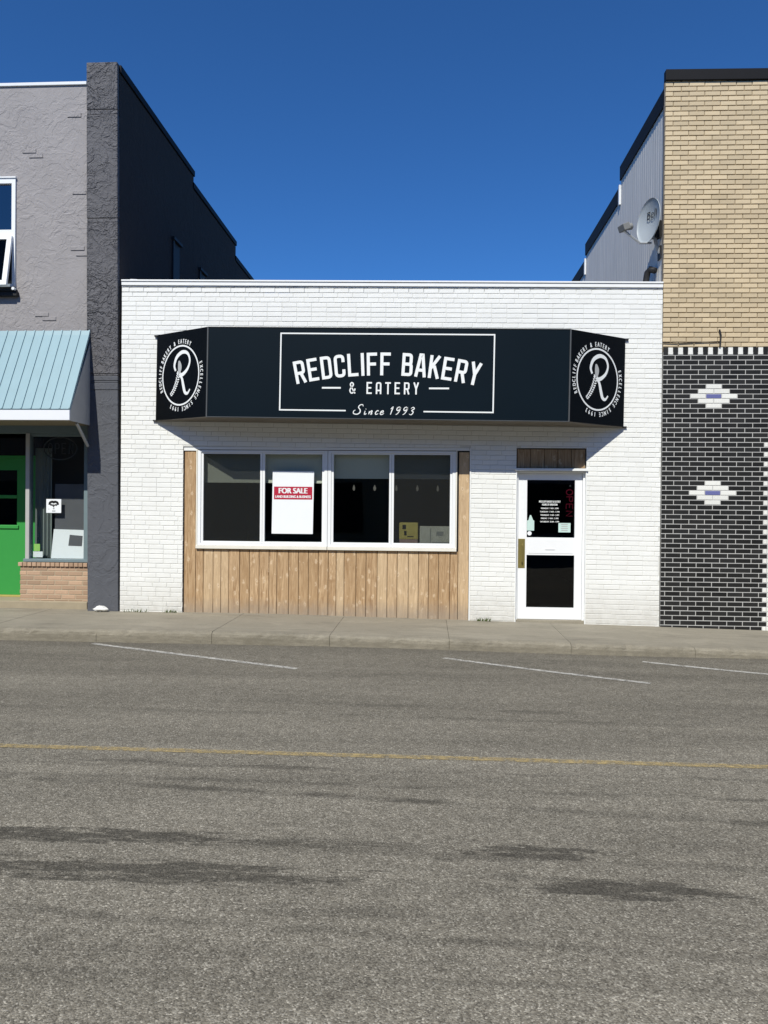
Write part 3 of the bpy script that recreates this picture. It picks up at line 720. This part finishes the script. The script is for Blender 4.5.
def script(ch_pts, ox, hh, wd, oy):
    for k, s in enumerate(ch_pts):
        P = cat([(ox+(a+.30*b)*hh, oy+b*hh) for a, b in s], 5)
        n = len(P); stroke(mb, fr, P, [wd*(.65+.5*sin(pi*i/(n-1))) for i in range(n)], d=.002+.0004*k)
oy = q(387, 415.6)[1]; u = lambda px: q(px,0)[0]
script([[(.62,.80),(.5,.98),(.25,.92),(.18,.70),(.42,.45),(.48,.18),(.25,0),(-.12,.06),(-.2,.3),(-.05,.42)]], u(357), .130, .012, oy)
script([[(.0,.45),(.05,0),(.28,.1)], [(.02,.66),(.06,.70)]], u(366.5), .102, .0115, oy)
script([[(0,.42),(.02,0)], [(.02,.12),(.24,.46),(.34,.38),(.30,0),(.46,.1)]], u(371), .102, .0115, oy)
script([[(.36,.42),(.18,.5),(.0,.24),(.1,0),(.38,.1)]], u(377.5), .102, .0115, oy)
script([[(.04,.2),(.32,.3),(.26,.48),(.04,.36),(.02,.08),(.2,-.02),(.46,.14)]], u(382.5), .102, .0115, oy)
mb.build('since_lettering', M['letter'], G); mb = MB()
one = [[(-.12,.72),(.1,.98),(.08,.5),(.06,0)]]; nine = [[(.45,.84),(.30,.99),(.08,.90),(.03,.68),(.17,.53),(.37,.62),(.46,.86),(.45,.55),(.30,.16),(.10,0)]]
three = [[(.02,.82),(.24,.98),(.44,.8),(.2,.55),(.44,.36),(.3,.02),(-.02,.1)]]
script(one, u(392.5), .102, .012, oy); script(nine, u(397.5), .102, .0115, oy); script(nine, u(404.5), .102, .0115, oy); script(three, u(411.5), .102, .0115, oy)
mb.build('year_lettering', M['letter'], G)
# round emblem on each end
RING = [('REDCLIFF', 205, 162), ('BAKERY', 153, 121), ('&', 108, 108), ('EATERY', 96, 64), ('EXCELLENCE', 18, -44), ('SINCE', -56, -83), ('1993', -95, -116)]
for a, w, s in ends:
    p0 = Vector((a,FY,0)); p1 = Vector((w,-.06,0)); u_ = (p0-p1) if s < 0 else (p1-p0); L = u_.length; u_.normalize()
    c = (p0+(p1-p0)*(.512 if s < 0 else .495)) + Vector((0,0,(ST+SB)/2-.005))
    fr = frame(c, u_, (0,0,1)); fr = (fr[0]+fr[3]*.001, fr[1]*.90, fr[2], fr[3])
    e = empty('emblem', c, parent=G); R = .405
    mb = MB(); stroke(mb, fr, [(R*cos(k*pi/32), R*sin(k*pi/32)) for k in range(64)], .022, True); mb.build('ring', M['letter'], e)
    for wd, t0, t1 in RING:
        mb = MB()
        for k, ch in enumerate(wd):
            th = radians(t0+(t1-t0)*(k/max(1, len(wd)-1))); text(mb, fr, ch, (.468*cos(th), .468*sin(th)), .062, sx=.62, rot=th-pi/2, bold=.003)
        mb.build('ring_lettering', M['letter'], e)
    mb = MB(); sc = .405
    lp = cat([(-.27,.17),(-.345,.36),(-.22,.63),(.08,.78),(.37,.72),(.50,.48),(.40,.22),(.16,.04),(-.04,0)], 6)
    n = len(lp); stroke(mb, fr, [(x*sc, y*sc) for x, y in lp], [sc*(.085+.045*sin(pi*i/(n-1)*1.6)**2) for i in range(n)])
    lg = cat([(-.04,.02),(.09,-.12),(.17,-.36),(.26,-.58),(.40,-.63),(.53,-.50)], 6); n = len(lg)
    stroke(mb, fr, [(x*sc, y*sc) for x, y in lg], [sc*(.06+.07*sin(pi*min(1, i/(n-1)*1.1))) for i in range(n)], d=.0025)
    mb.build('initial', M['letter'], e)
    mb = MB(); st = cat([(-.09,.50),(-.04,.28),(-.08,.05)], 6); n = len(st)
    stroke(mb, fr, [(x*sc, y*sc) for x, y in st], [sc*(.05+.15*sin(pi*i/(n-1))) for i in range(n)], d=.003)
    mb.build('wheat_leaf', M['greyletter'], e)
    mb = MB(); st = cat([(-.10,.06),(-.20,-.22),(-.36,-.48),(-.56,-.68)], 4)
    for k in range(len(st)-1):
        x, y = st[k]; dxx, dyy = st[k+1][0]-x, st[k+1][1]-y; l = sqrt(dxx*dxx+dyy*dyy); tx, ty = dxx/l, dyy/l; f = 1-.5*k/len(st)
        for sd in (-1, 1):
            bx_, by_ = x-ty*sd*.015, y+tx*sd*.015
            stroke(mb, fr, [(bx_*sc, by_*sc), ((bx_-ty*sd*.085*f-tx*.06)*sc, (by_+tx*sd*.085*f-ty*.06)*sc)], sc*.042, d=.002+.0006*(sd > 0)+.0012*(k % 2))
    mb.build('braided_stem', M['letter'], e)
G.rotation_euler = (0, .0108, 0)

# ================================================================== GREY STUCCO BUILDING (left)
A = empty('stucco_building', (-8,0,.15), 'tall grey stucco building with charcoal corner pillar and dark side wall', 'building')
UW = (-7.7, -5.95, 4.705, 6.335)
mb = MB(); slab(mb, -14, -4.88, 2.835, 7.655, .045, .30, [UW])
slab(mb, -14, -7.15, -.2, 2.834, .045, .30)
mb.build('front_wall', M['stucco'], A)
mb = MB()                                            # brick ghosts showing through the render
for (x, z) in ((-5.86,6.70),(-5.76,6.63),(-5.14,5.30),(-5.06,5.22),(-5.66,4.36),(-5.55,4.30),(-5.20,7.20),(-5.12,6.1)):
    mb.brick(x, x+.2, z, z+.055, .034, .05, 0, .004)
mb.build('brick_ghost', M['stucco'], A)
mb = MB()
def pil(z0, z1, y0, e=0):
    f = lambda z: -4.462+(.07)*(1-(z-.0)/7.95)
    l = lambda z: -4.905+.06*(1-z/7.95)-e; yb = .07
    mb.add([(l(z0),y0,z0),(f(z0)+e,y0,z0),(f(z0)+e,yb,z0),(l(z0),yb,z0),(l(z1),y0,z1),(f(z1)+e,y0,z1),(f(z1)+e,yb,z1),(l(z1),yb,z1)],
           [(0,3,2,1),(4,5,6,7),(0,1,5,4),(1,2,6,5),(2,3,7,6),(3,0,4,7)])
zs = [-.2, 3.30, 3.40, 3.43, 3.50, 3.53, 5.68, 5.74, 7.21, 7.28, 7.95]
for k, (a, b) in enumerate(zip(zs[:-1], zs[1:])):
    if k == 4: mb.build('lower_pillar', M['pillarsmooth'], A, .012); mb = MB()
    pil(a, b, (.0 if k in (0,2,4,6,8) else .0)-(.0 if k % 2 == 0 else .007), 0 if k % 2 == 0 else .003)
mb.build('upper_pillar', M['pillar'], A, .012)
mb = MB()
for y0, y1, z in ((.075,3.54,7.93),(3.545,6.71,7.70),(6.715,10.5,7.36),(10.505,14,7.0)):
    xr_ = -4.455
    mb.box(xr_-.3, xr_, y0, y1, -.2, z-.10)
mb.build('side_wall', M['sidepaint'], A)
mb = MB()
for y0, y1, z in ((.075,3.56,7.945),(3.50,6.73,7.72),(6.67,10.5,7.38),(10.46,14,7.02)):
    mb.box(-4.78, -4.435, y0, y1, z-.10, z)
mb.build('side_coping', M['blackmetal'], A)
for y0, z0, z1 in ((2.35,4.6,6.25),(3.9,4.6,6.2)):
    mb = MB()
    mb.box(-4.456,-4.40,y0-.03,y0+.42,z1,z1+.05); mb.box(-4.456,-4.425,y0,y0+.07,z0,z1); mb.box(-4.456,-4.45,y0+.07,y0+.40,z0,z1)
    mb.build('side_window', M['dark'], A)
mb = MB(); mb.box(-14,-4.92,.31,14,6.6,6.7); mb.box(-14,-4.76,13.8,14,-.2,6.59); mb.box(-14,-13.8,.31,13.79,-.2,6.59); mb.build('roof', M['roofing'], A)
mb = MB(); mb.box(-14,-4.918,.02,.33,7.656,7.70); mb.build('parapet_cap', M['flash'], A, .004)
# upstairs window
w = empty('upper_window', (-6.8,.05,4.7), parent=A)
mb = MB(); slab(mb, UW[0], UW[1], UW[2]+.08, UW[3], .02, .12, [(UW[0]+.055,UW[1]-.055,5.60,UW[3]-.07),(UW[0]+.055,UW[1]-.045,UW[2]+.12,5.50)])
mb.box(UW[0]-.01,UW[1]+.01,.005,.05,UW[3]+.001,UW[3]+.022)
mb.build('frame', M['vinyl'], w, .004)
mb = MB(); mb.box(UW[0]+.05,UW[1]-.05,.06,.066,5.59,UW[3]-.06); mb.build('pane', M['glasstop'], w)
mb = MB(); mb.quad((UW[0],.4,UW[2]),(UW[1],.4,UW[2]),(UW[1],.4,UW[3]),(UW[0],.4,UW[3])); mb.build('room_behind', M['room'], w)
ang = radians(11); top = Vector((0,.005,5.505)); dv = Vector((0,-sin(ang),-cos(ang))); nv = Vector((0,-cos(ang),sin(ang)))
xa, xb, Ls = UW[0]+.03, UW[1]-.03, .76
mb = MB()
def sb(x0, x1, a, b, n0=-.02, n1=.02):
    c = top+dv*(a+b)/2+nv*(n0+n1)/2; c.x = (x0+x1)/2; mb.obox(c, (1,0,0), dv, nv, (x1-x0)/2, (b-a)/2, (n1-n0)/2)
sb(xa, xb, 0, .06); sb(xa, xb, Ls-.07, Ls); sb(xb-.07, xb, .061, Ls-.071); sb(xa, xa+.07, .061, Ls-.071)
sh = mb.build('open_sash', M['vinyl'], w, .003)
mb = MB(); sb(xa+.068, xb-.068, .058, Ls-.068, -.004, .004); mb.build('sash_pane', M['doorglass'], w)
mb = MB(); mb.box(UW[0]-.03,UW[1]+.05,-.03,.044,UW[2]-.06,UW[2]+.0); mb.box(UW[0]-.03,UW[1]+.03,-.06,.1,UW[2]+.003,UW[2]+.035); mb.build('sill', M['dark'], w)
mb = MB(); mb.tube([(UW[1]+.02,-.07,UW[2]+.03),(UW[1]+.02,-.02,UW[2]+.03)], .022, 10); mb.build('sill_cap', M['vinyl'], w)
# shopfront below the awning
SY = .25
mb = MB(); mb.box(-7.15,-4.92,SY-.03,SY+.06,2.70,2.834)
mb.build('header_beam', M['bluegrey'], A, .004)
w = empty('shop_window', (-5.4,SY,.75), parent=A)
wx0, wx1, wz0, wz1 = -5.812, -5.008, .905, 2.698
mb = MB(); mb.box(wx0-.062,wx0,SY-.03,SY+.06,.868,wz1); mb.box(wx1,wx1+.065,SY-.03,SY+.06,.868,wz1); mb.box(wx0+.001,wx1-.001,SY-.01,SY+.05,wz1-.04,wz1)
mb.build('frame', M['bluegrey'], w, .003)
mb = MB(); mb.box(wx0-.064,wx0-.008,SY-.042,SY-.031,.868,wz1); mb.build('pale_post', M['awnend'], w)
mb = MB(); mb.box(-5.90,-4.922,SY-.06,SY+.10,.822,.867); mb.build('sill', M['bluegrey'], w, .006)
mb = MB(); mb.box(wx0+.002,wx1-.002,SY+.012,SY+.018,.869,wz1-.042); mb.build('pane', M['shopglass'], w)
mb = MB(); mb.box(-5.935,-4.925,.195,.5,.145,.815, 1)
course(mb, -5.945, -4.921, .262, .755, .19, .215, [], h=.068, j=.012)
for k in range(15):
    a = -5.96+k*.0693; mb.brick(a, a+.061, .76, .816, .165, .24, 0, .004, .002)
mb.build('brick_base', [M['redbrick'], M['redmortar']], A)
mb = MB(); mb.box(-7.05,-4.922,.16,.66,.08,.252); mb.build('footing', M['footing'], A, .01)
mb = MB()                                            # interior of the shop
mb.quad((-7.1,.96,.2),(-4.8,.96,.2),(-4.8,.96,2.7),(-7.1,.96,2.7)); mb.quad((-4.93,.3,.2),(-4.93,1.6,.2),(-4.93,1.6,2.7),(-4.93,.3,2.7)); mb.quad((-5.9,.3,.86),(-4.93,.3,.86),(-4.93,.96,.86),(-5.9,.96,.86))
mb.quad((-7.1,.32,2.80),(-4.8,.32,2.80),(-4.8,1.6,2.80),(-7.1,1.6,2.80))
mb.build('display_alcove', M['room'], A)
mb = MB(); mb.box(-5.495,-4.99,.335,.345,.87,1.966); mb.build('display_panel', M['greyboard'], A)
mb = MB(); n = 14; cx0, cx1 = -5.86, -5.60  # pleated sheet standing in for pale upright reflections in the shop glass
for k in range(n):
    a, b = cx0+(cx1-cx0)*k/n, cx0+(cx1-cx0)*(k+1)/n; f = lambda t: .46+.022*sin(t*2.2)
    mb.quad((a,f(k),.87),(b,f(k+1),.87),(b,f(k+1),2.5),(a,f(k),2.5))
mb.build('reflection_sheet', M['reflection'], A, smooth=True)
# green door in the recess
d = empty('green_door', (-6.4,.66,.28), parent=A)
gx0, gx1, gy = -7.05, -5.87, .66
mb = MB(); slab(mb, gx0, gx1, .282, 2.36, gy, gy+.05, [(-6.95,-6.25,1.345,2.18)]); mb.box(-6.98,-6.22,gy-.02,gy-.001,1.29,1.34); mb.box(-6.95,-6.25,gy-.01,gy+.04,1.75,1.80); mb.build('door_leaf', M['green'], d, .005)
mb = MB(); mb.box(-6.95,-6.25,gy+.02,gy+.026,1.345,2.18); mb.build('pane', M['doorglass'], d)
mb = MB(); mb.box(gx0,gx1,gy+.02,gy+.026,2.405,2.79); mb.build('transom_pane', M['doorglass'], d)
mb = MB(); mb.box(gx0,gx1,gy-.01,gy+.05,2.362,2.40); mb.build('transom_bar', M['green'], d)
mb = MB(); mb.box(gx0,gx1,gy-.04,gy+.1,.255,.28); mb.build('doorstep', plain('ochre step edge', (.42,.36,.12), .8, .2), d)
mb = MB(); mb.box(-7.2,-7.06,.31,1.0,-.2,2.8); mb.build('recess_wall', M['green'], A)
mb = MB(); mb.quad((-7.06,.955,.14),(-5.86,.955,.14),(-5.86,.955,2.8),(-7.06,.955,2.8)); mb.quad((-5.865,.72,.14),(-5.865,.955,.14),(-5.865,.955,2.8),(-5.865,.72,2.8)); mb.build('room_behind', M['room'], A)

# things in that window
t = empty('neon_sign', (-5.5,.36,2.1), 'unlit oval neon sign reading OPEN behind the left shop window', 'sign')
fr = frame((-5.43,.36,2.49), (1,0,0), (0,0,1))
neon_letters('neon_tube', fr, .15, lambda k, a, b: (-.155+.105*k+a*.85, b), .007, M['neongrey'], t)
mb = MB(); mb.tube([on(fr, (.25*cos(k*pi/24), .165*sin(k*pi/24))) for k in range(49)], .008, 6); mb.build('oval_tube', M['neongrey'], t)
mb = MB(); mb.tube([(-5.43,.36,2.79),(-5.43,.36,2.655)], .004, 5); mb.build('hanger', M['dark'], t)
t = empty('poster', (-5.5,SY,1.55), 'small square white poster with black moustached face drawing in the left shop window', 'poster')
py = SY+.010; mb = MB(); mb.box(-5.588,-5.364,py-.002,py,1.54,1.742); mb.build('sheet', M['paper'], t)
fr = frame((-5.476,py-.0025,1.645), (1,0,0), (0,0,1)); mb = MB()
stroke(mb, fr, cat([(-.062,.012),(-.055,.045),(-.02,.058),(0,.05),(.02,.058),(.055,.045),(.062,.012)], 4), .034, d=.001)
for sg in (-1, 1): stroke(mb, fr, cat([(sg*.008,.0),(sg*.03,.014),(sg*.048,.002)], 4), .020, d=.001)
stroke(mb, fr, cat([(0,.02),(-.004,-.012),(.008,-.022)], 3), .014, d=.0016); stroke(mb, fr, [(-.012,-.045),(.012,-.045)], .010, d=.001); stroke(mb, fr, [(-.024,-.078),(.026,-.078)], .010, d=.001)
stroke(mb, fr, [(-.075,-.05),(-.068,-.05)], .012, d=.001)
mb.build('drawing', M['ink'], t)
t = empty('display_board', (-5.3,.5,.82), 'leaning white display board with a dark grey rectangle behind the left shop window', 'board')
lean = lambda z: .280+.08*(z-.87)
mb = MB(); P = [(-5.525,.872),(-5.035,.872),(-5.035,1.29),(-5.50,1.30)]
mb.add([(x,lean(z),z) for x, z in P]+[(x,lean(z)+.012,z) for x, z in P], [(0,1,2,3),(7,6,5,4),(0,4,5,1),(1,5,6,2),(2,6,7,3),(3,7,4,0)]); mb.build('sheet', M['paper'], t)
mb = MB(); P = [(-5.27,1.06),(-5.065,1.055),(-5.06,1.205),(-5.255,1.22)]; mb.add([(x,lean(z)-.003,z) for x, z in P], [(0,1,2,3)]); mb.build('dark_rectangle', M['greyboard'], t)
card('green_card', -5.79, -5.70, .975, 1.08, .30, M['lime'], 'small lime green card standing at the left corner of the shop window', 'card', .004)
card('white_card', -5.795, -5.65, .885, .97, .285, M['paper'], 'low white card standing beneath the lime green card in the shop window', 'card', .004)

# ------------------------------------------------------------------ awning
W = empty('awning', (-8,-.3,2.8), 'pale blue ribbed metal awning with white fascia above the green door', 'awning')
AX0, AX1 = -11.5, -4.822; AP = [(-.006,4.145),(-.034,4.075),(-.615,2.955)]
mb = MB()
for (a, b) in zip(AP[:-1], AP[1:]): mb.prism([(AX0,a[0],a[1]),(AX1,a[0],a[1]),(AX1,b[0],b[1]),(AX0,b[0],b[1])], (0,.0,-.02) if a[0] > -.02 else (0,.012,-.012))
x = AX1-.012
while x > AX0:
    for (a, b) in zip(AP[:-1], AP[1:]):
        nrm = Vector((0, -(a[1]-b[1]), (a[0]-b[0]))).normalized(); nrm = nrm if nrm.z > 0 else -nrm
        c = Vector((x,(a[0]+b[0])/2,(a[1]+b[1])/2))+nrm*.006; d_ = Vector((0,b[0]-a[0],b[1]-a[1]))
        mb.obox(c, (1,0,0), d_, nrm, .009, d_.length/2, .0075)
    x -= .1335
mb.build('roof_panel', M['awning'], W)
mb = MB(); mb.box(AX0,AX1-.002,-.628,-.60,2.80,2.935); mb.build('fascia', M['awnwhite'], W, .004)
mb = MB(); mb.prism([(AX1-.014,-.598,2.795),(AX1-.014,-.004,2.795),(AX1-.014,-.004,3.97),(AX1-.014,-.598,2.94)], (.012,0,0)); mb.build('end_panel', M['awnend'], W)
mb = MB(); x = AX0
while x < AX1-.12: mb.box(x+.004, x+.117, -.598, .09, 2.80, 2.815); x += .12
mb.box(AX0,AX1-.02,-.597,.09,2.816,2.83); mb.build('soffit', M['bead'], W)
mb = MB(); mb.tube([(AX1-.03,-.36,2.79),(AX1-.02,-.02,2.50)], .022, 6); mb.build('bracket', M['awnend'], W)

# ================================================================== TAN AND BLACK BRICK BUILDING (right)
R_ = empty('brick_building', (6,0,.05), 'tall tan brick building with black glazed brick ground floor and metal side wall', 'building')
RX0, RX1 = 3.178, 11.0
zc = 3.772                                           # bottom of the soldier band
mb = MB(); mb.box(RX0+.003, RX1, .012, .06, zc+.05, 7.50, 1)
course(mb, RX0, RX1, zc+.118, 7.60, 0, .03, [], slope=SL*.5, jit=.002, h=.0668)
mb.build('tan_wall', [M['tan'], M['tanmortar']], R_)
mb = MB(); mb.box(RX0+.006, RX1, .0035, .3, -.2, zc+.049, 3)
hh = .0658; LL = .2085
mb.brick(0,0,0,0,0,0)
k = 0; x = RX0+.006
while x < RX1:
    mb.brick(x+.003, x+.0655, zc+.012, zc+.108, -.004, .03, 0 if k % 2 == 0 else 1, .003, .001); k += 1; x += .0665
dia = [(3.868, 3.235), (3.853, 1.925)]
nrow = int((zc+.2)/hh)+2
for r in range(nrow):
    zt = zc+.005-r*hh; off = LL/2 if r % 2 else 0
    n0 = -2
    for k in range(n0, int((RX1-RX0)/LL)+2):
        xa = 3.868-LL/2 + (k-3)*LL + off; xc = xa+LL/2
        a, b = max(xa+.005, RX0+.008), min(xa+LL-.005, RX1)
        mi = 0
        for (dx, dz) in dia:
            rr = round((dz-(zt-hh/2))/hh)
            if abs(rr) <= 2 and abs(xc-dx) < LL*(.25+.5*(2-abs(rr)))+.03:
                mi = 2 if (rr == 0 and abs(xc-dx) < LL*.4) else 1
        lo_, hi_ = zt-hh+.0055, zt-.0055
        q0, q1 = 4.545+(.06 if r % 2 else 0), 4.76+(.06 if r % 2 else 0)
        if b-a < .02: continue
        if zt < 2.63 and b > q0 and a < q1:
            if q0-a > .03: mb.brick(a, q0-.005, lo_, hi_, -.001, .03, 0, .003, .001)
            mb.brick(max(a, q0+.005), min(b, q1-.005), lo_, hi_, -.001, .03, 1, .003, .001)
            if b-q1 > .03: mb.brick(q1+.005, b, lo_, hi_, -.001, .03, 0, .003, .001)
        else: mb.brick(a, b, lo_, hi_, -.001, .03, mi, .003, .001)
mb.build('black_tile_wall', [M['black'], M['glazewhite'], M['glazeblue'], M['blackmortar']], R_)
mb = MB(); mb.prism([(RX0-.006,-.03,7.505),(RX1,-.03,7.42),(RX1,-.03,7.565),(RX0-.006,-.03,7.652)], (0,.10,0)); mb.build('front_coping', M['blackmetal'], R_, .006)
# ribbed metal side
mb = MB(); y = .05; prof = []
while y < 14:
    prof += [(y, 0), (y+.055, 0), (y+.07, .003), (y+.085, .003), (y+.10, 0)]; y += .11
tops = lambda y: 7.43 if y < 2.46 else 7.10 if y < 5.30 else 6.78 if y < 9 else 6.45
for (a, da), (b, db) in zip(prof[:-1], prof[1:]):
    z = tops((a+b)/2)-.05; mb.quad((3.19-da,a,4.2),(3.19-db,b,4.2),(3.19-db,b,z),(3.19-da,a,z))
mb.box(3.20,3.3,.31,14,-.2,4.3); mb.box(3.20,3.3,.31,14,4.3,6.3)
mb.build('metal_side_wall', M['corr'], R_)
mb = MB()
for y0, y1, z in ((.04,2.47,7.43),(2.475,5.31,7.10),(5.315,9,6.78),(9.005,14,6.45)):
    mb.box(3.168, 3.5, y0, y1, z-.235, z)
mb.build('side_fascia', M['blackmetal'], R_)
mb = MB()
for y0, z in ((2.48,7.15),(5.32,6.83)): mb.box(3.16,3.19,y0-.012,y0+.05,z-.35,z-.02)
mb.build('step_flashing', M['flash'], R_)
mb = MB(); mb.box(3.168,3.20,.032,.062,4.60,7.5); mb.build('corner_post', plain('dark corner post', (.10,.095,.095), .6, .3), R_)
mb = MB(); mb.box(3.31,RX1,.31,14,6.2,6.3); mb.box(3.31,RX1,13.8,14,-.2,6.19); mb.box(RX1-.2,RX1,.31,13.79,-.2,6.19); mb.build('roof', M['roofing'], R_)
t = empty('wall_cable', (3.5,-.01,3.95), 'short dark conduit stub and cable on the tan bricks above the black wall', 'cable')
mb = MB(); mb.tube([(3.17,-.012,3.945),(3.4,-.014,3.935),(3.6,-.014,3.945),(3.93,-.014,3.958)], .006, 6); mb.build('cable', M['dark'], t)
mb = MB(); mb.tube([(3.935,-.02,3.89),(3.945,-.02,4.04),(3.925,-.02,4.12)], .012, 8); mb.build('conduit', M['dark'], t)

# ------------------------------------------------------------------ satellite dish on the side wall
t = empty('satellite_dish', (3.17,1.0,5.3), 'grey satellite dish on an arm bolted to the ribbed metal side wall', 'satellite dish')
dc = Vector((3.0,.142,5.66)); nrm = Vector((-.955,-.30,.06)).normalized()
uu = Vector((0,0,1)).cross(nrm).normalized(); vv = nrm.cross(uu)
mb = MB(); RR, NN = .290, 28; base = len(mb.v)
rings = 7
for side in (0, 1):
    for i in range(rings+1):
        r = i/rings; 
        for k in range(NN):
            a = 2*pi*k/NN; mb.v.append(tuple(dc+uu*cos(a)*r*RR*.94+vv*sin(a)*r*RR*1.06+nrm*(.07*r*r-.07-side*.012)))
for side in (0, 1):
    o_ = side*(rings+1)*NN
    for i in range(rings):
        for k in range(NN):
            f = [o_+i*NN+k, o_+i*NN+(k+1) % NN, o_+(i+1)*NN+(k+1) % NN, o_+(i+1)*NN+k]; mb.f.append(f[::-1] if side else f); mb.m.append(0)
for k in range(NN):
    a = rings*NN; b = (2*rings+1)*NN; mb.f.append([a+k, b+k, b+(k+1) % NN, a+(k+1) % NN]); mb.m.append(0)
mb.build('reflector', M['dish'], t, smooth=True)
fr = (dc+nrm*(-.045)+vv*.10+uu*.02, uu, vv, nrm); mb = MB(); text(mb, fr, 'Bell', (0,0), .115, .23, d=.004); mb.build('lettering', M['ink'], t)
lnb = dc+nrm*.36-vv*.16; bot = dc-vv*RR*1.02-nrm*.02
mb = MB(); mb.tube([bot-nrm*.05, bot+nrm*.12-vv*.03, lnb-vv*.03], .016, 8); mb.build('feed_arm', M['steel'], t)
mb = MB(); dd = (dc-lnb).normalized(); mb.obox(lnb+vv*.01, dd, uu, dd.cross(uu), .05, .075, .045); mb.tube([lnb+dd*.05, lnb+dd*.12], [.04,.05], 10); mb.build('receiver', plain('receiver grey plastic', (.22,.22,.21), .5, .3), t, .008)
foot = Vector((3.178,.19,5.23)); el = dc-nrm*.10-vv*.16
mb = MB(); mb.tube([foot, foot.lerp(el, .6)+Vector((0,0,-.03)), el], .024, 8); mb.tube([foot+Vector((0,.15,.1)), el], .012, 6); mb.build('mast', M['steel'], t)
mb = MB(); mb.obox(dc-nrm*.15-vv*.10, uu, vv, nrm, .05, .12, .045); mb.obox(foot+Vector((-.004,0,0)), (0,1,0), (0,0,1), (1,0,0), .07, .09, .006); mb.build('bracket', M['dark'], t)
mb = MB(); mb.tube([(3.06,.42,4.5),(3.06,.42,4.92),(3.07,.40,5.02),(3.10,.36,5.06),(3.15,.30,5.02)], .045, 10)
tag(mb.build('vent_pipe', M['dark'], smooth=True), 'short black bent vent pipe on the roof beside the metal side wall', 'pipe')

# ------------------------------------------------------------------ litter and weeds along the wall
mb = MB(); rr = random.Random(5); c = Vector((-4.63,-.07,.185)); rows = 6; nn = 10
for i in range(rows+1):
    th = pi*i/rows
    for k in range(nn):
        a = 2*pi*k/nn; f = rr.uniform(.65, 1.2); mb.v.append((c.x+.105*f*sin(th)*cos(a), c.y+.055*f*sin(th)*sin(a), max(zwalk(c.x)+.004, c.z+.048*f*cos(th))))
for i in range(rows):
    for k in range(nn): mb.f.append([i*nn+k, (i+1)*nn+k, (i+1)*nn+(k+1) % nn, i*nn+(k+1) % nn]); mb.m.append(0)
tag(mb.build('plastic_bag', M['plastic']), 'crumpled white plastic bag at the foot of the charcoal pillar', 'litter')
def weed(x, w, label, seed):
    rr = random.Random(seed); mb = MB()
    for k in range(26):
        bx = x+rr.uniform(-w, w); by = -.02-rr.random()*.03; z0 = zwalk(x); h = rr.uniform(.015,.055); lean_ = rr.uniform(-.03,.03); s = rr.uniform(.004,.009)
        mb.add([(bx-s,by,z0),(bx+s,by-.003,z0),(bx+lean_+s*.5,by-.02,z0+h),(bx+lean_,by-.018,z0+h+.008)], [(0,1,2,3)])
    tag(mb.build('weed', M['weed']), label, 'weed', 'weeds along the foot of the white wall')
weed(-4.13, .16, 'scrappy weed tuft at the foot of the white wall nearest the charcoal pillar', 1)
weed(-3.62, .09, 'tiny weed tuft at the foot of the white wall beside the planks', 2)
weed(.78, .09, 'tiny dry weed tuft at the foot of the narrow white wall left of the door', 3)

# ================================================================== ACROSS THE STREET (unseen, added to block low sky light and mirror in the glass)
for k, (x0, x1, hgt, mat) in enumerate(((-34,-13,7.6,'redbrick'), (-12.9,-1.5,8.6,'tan'), (-1.4,13,8.2,'stucco'), (13.1,36,8.8,'redbrick'))):
    t = empty('added_street_building', ((x0+x1)/2,-19,0), ('plain brick block added unseen across the street at the west end','pale brick block added unseen across the street','grey rendered block added unseen across the street','taller brick block added unseen across the street at the east end')[k], 'building', None)
    wins = []; x = x0+1.2
    while x < x1-3: wins.append((x, x+2.4, .7, 2.6)); x += 3.4
    mb = MB(); slab(mb, x0, x1, -.3, hgt, -19, -18.7, []); mb.box(x0, x1, -28, -19.01, -.3, hgt-.4); mb.build('wall', M[mat], t)
    for a, b, c, d_ in wins:
        f = MB(); f.box(a, b, -18.69, -18.64, c, d_); fo = f.build('window', M['dark'], t)
    mb = MB(); mb.box(x0-.05, x1+.04, -19.1, -18.55, hgt+.002, hgt+.12); mb.build('cornice', M['footing'], t)

# ================================================================== LIGHT
sd = Vector((-.26,-1,1.10)).normalized(); el = math.asin(sd.z)
L = bpy.data.lights.new('sun', 'SUN'); L.energy = 4.8; L.angle = radians(.53); L.color = (1,.965,.86)
so = bpy.data.objects.new('sun', L); COL.objects.link(so); so.rotation_euler = (-sd).to_track_quat('-Z', 'Y').to_euler(); so.location = (0,-20,20)
wd = bpy.data.worlds.new('World'); S.world = wd; wd.use_nodes = True; nt_ = wd.node_tree
sky = nt_.nodes.new('ShaderNodeTexSky'); sky.sky_type = 'NISHITA'; sky.sun_disc = False
sky.sun_elevation = el; sky.sun_rotation = atan2(sd.x, sd.y); sky.altitude = 2500; sky.air_density = 1.0; sky.dust_density = 0.; sky.ozone_density = 5.0
bg = nt_.nodes['Background']; bg.inputs[1].default_value = .088; hs = nt_.nodes.new('ShaderNodeHueSaturation'); hs.inputs['Saturation'].default_value = 1.06; nt_.links.new(sky.outputs[0], hs.inputs['Color']); mx = nt_.nodes.new('ShaderNodeMix'); mx.data_type = 'RGBA'; mx.blend_type = 'MULTIPLY'; mx.inputs[0].default_value = 1; mx.inputs[7].default_value = (.58,1.07,1.46,1); nt_.links.new(hs.outputs[0], mx.inputs[6]); nt_.links.new(mx.outputs[2], bg.inputs[0])
S.view_settings.view_transform = 'Standard'; S.view_settings.look = 'None'; S.view_settings.exposure = .06; S.view_settings.gamma = 1; S.view_settings.use_curve_mapping = False
S.render.engine = 'CYCLES'
S.cycles.max_bounces = 8; S.cycles.transparent_max_bounces = 12; S.cycles.use_denoising = True
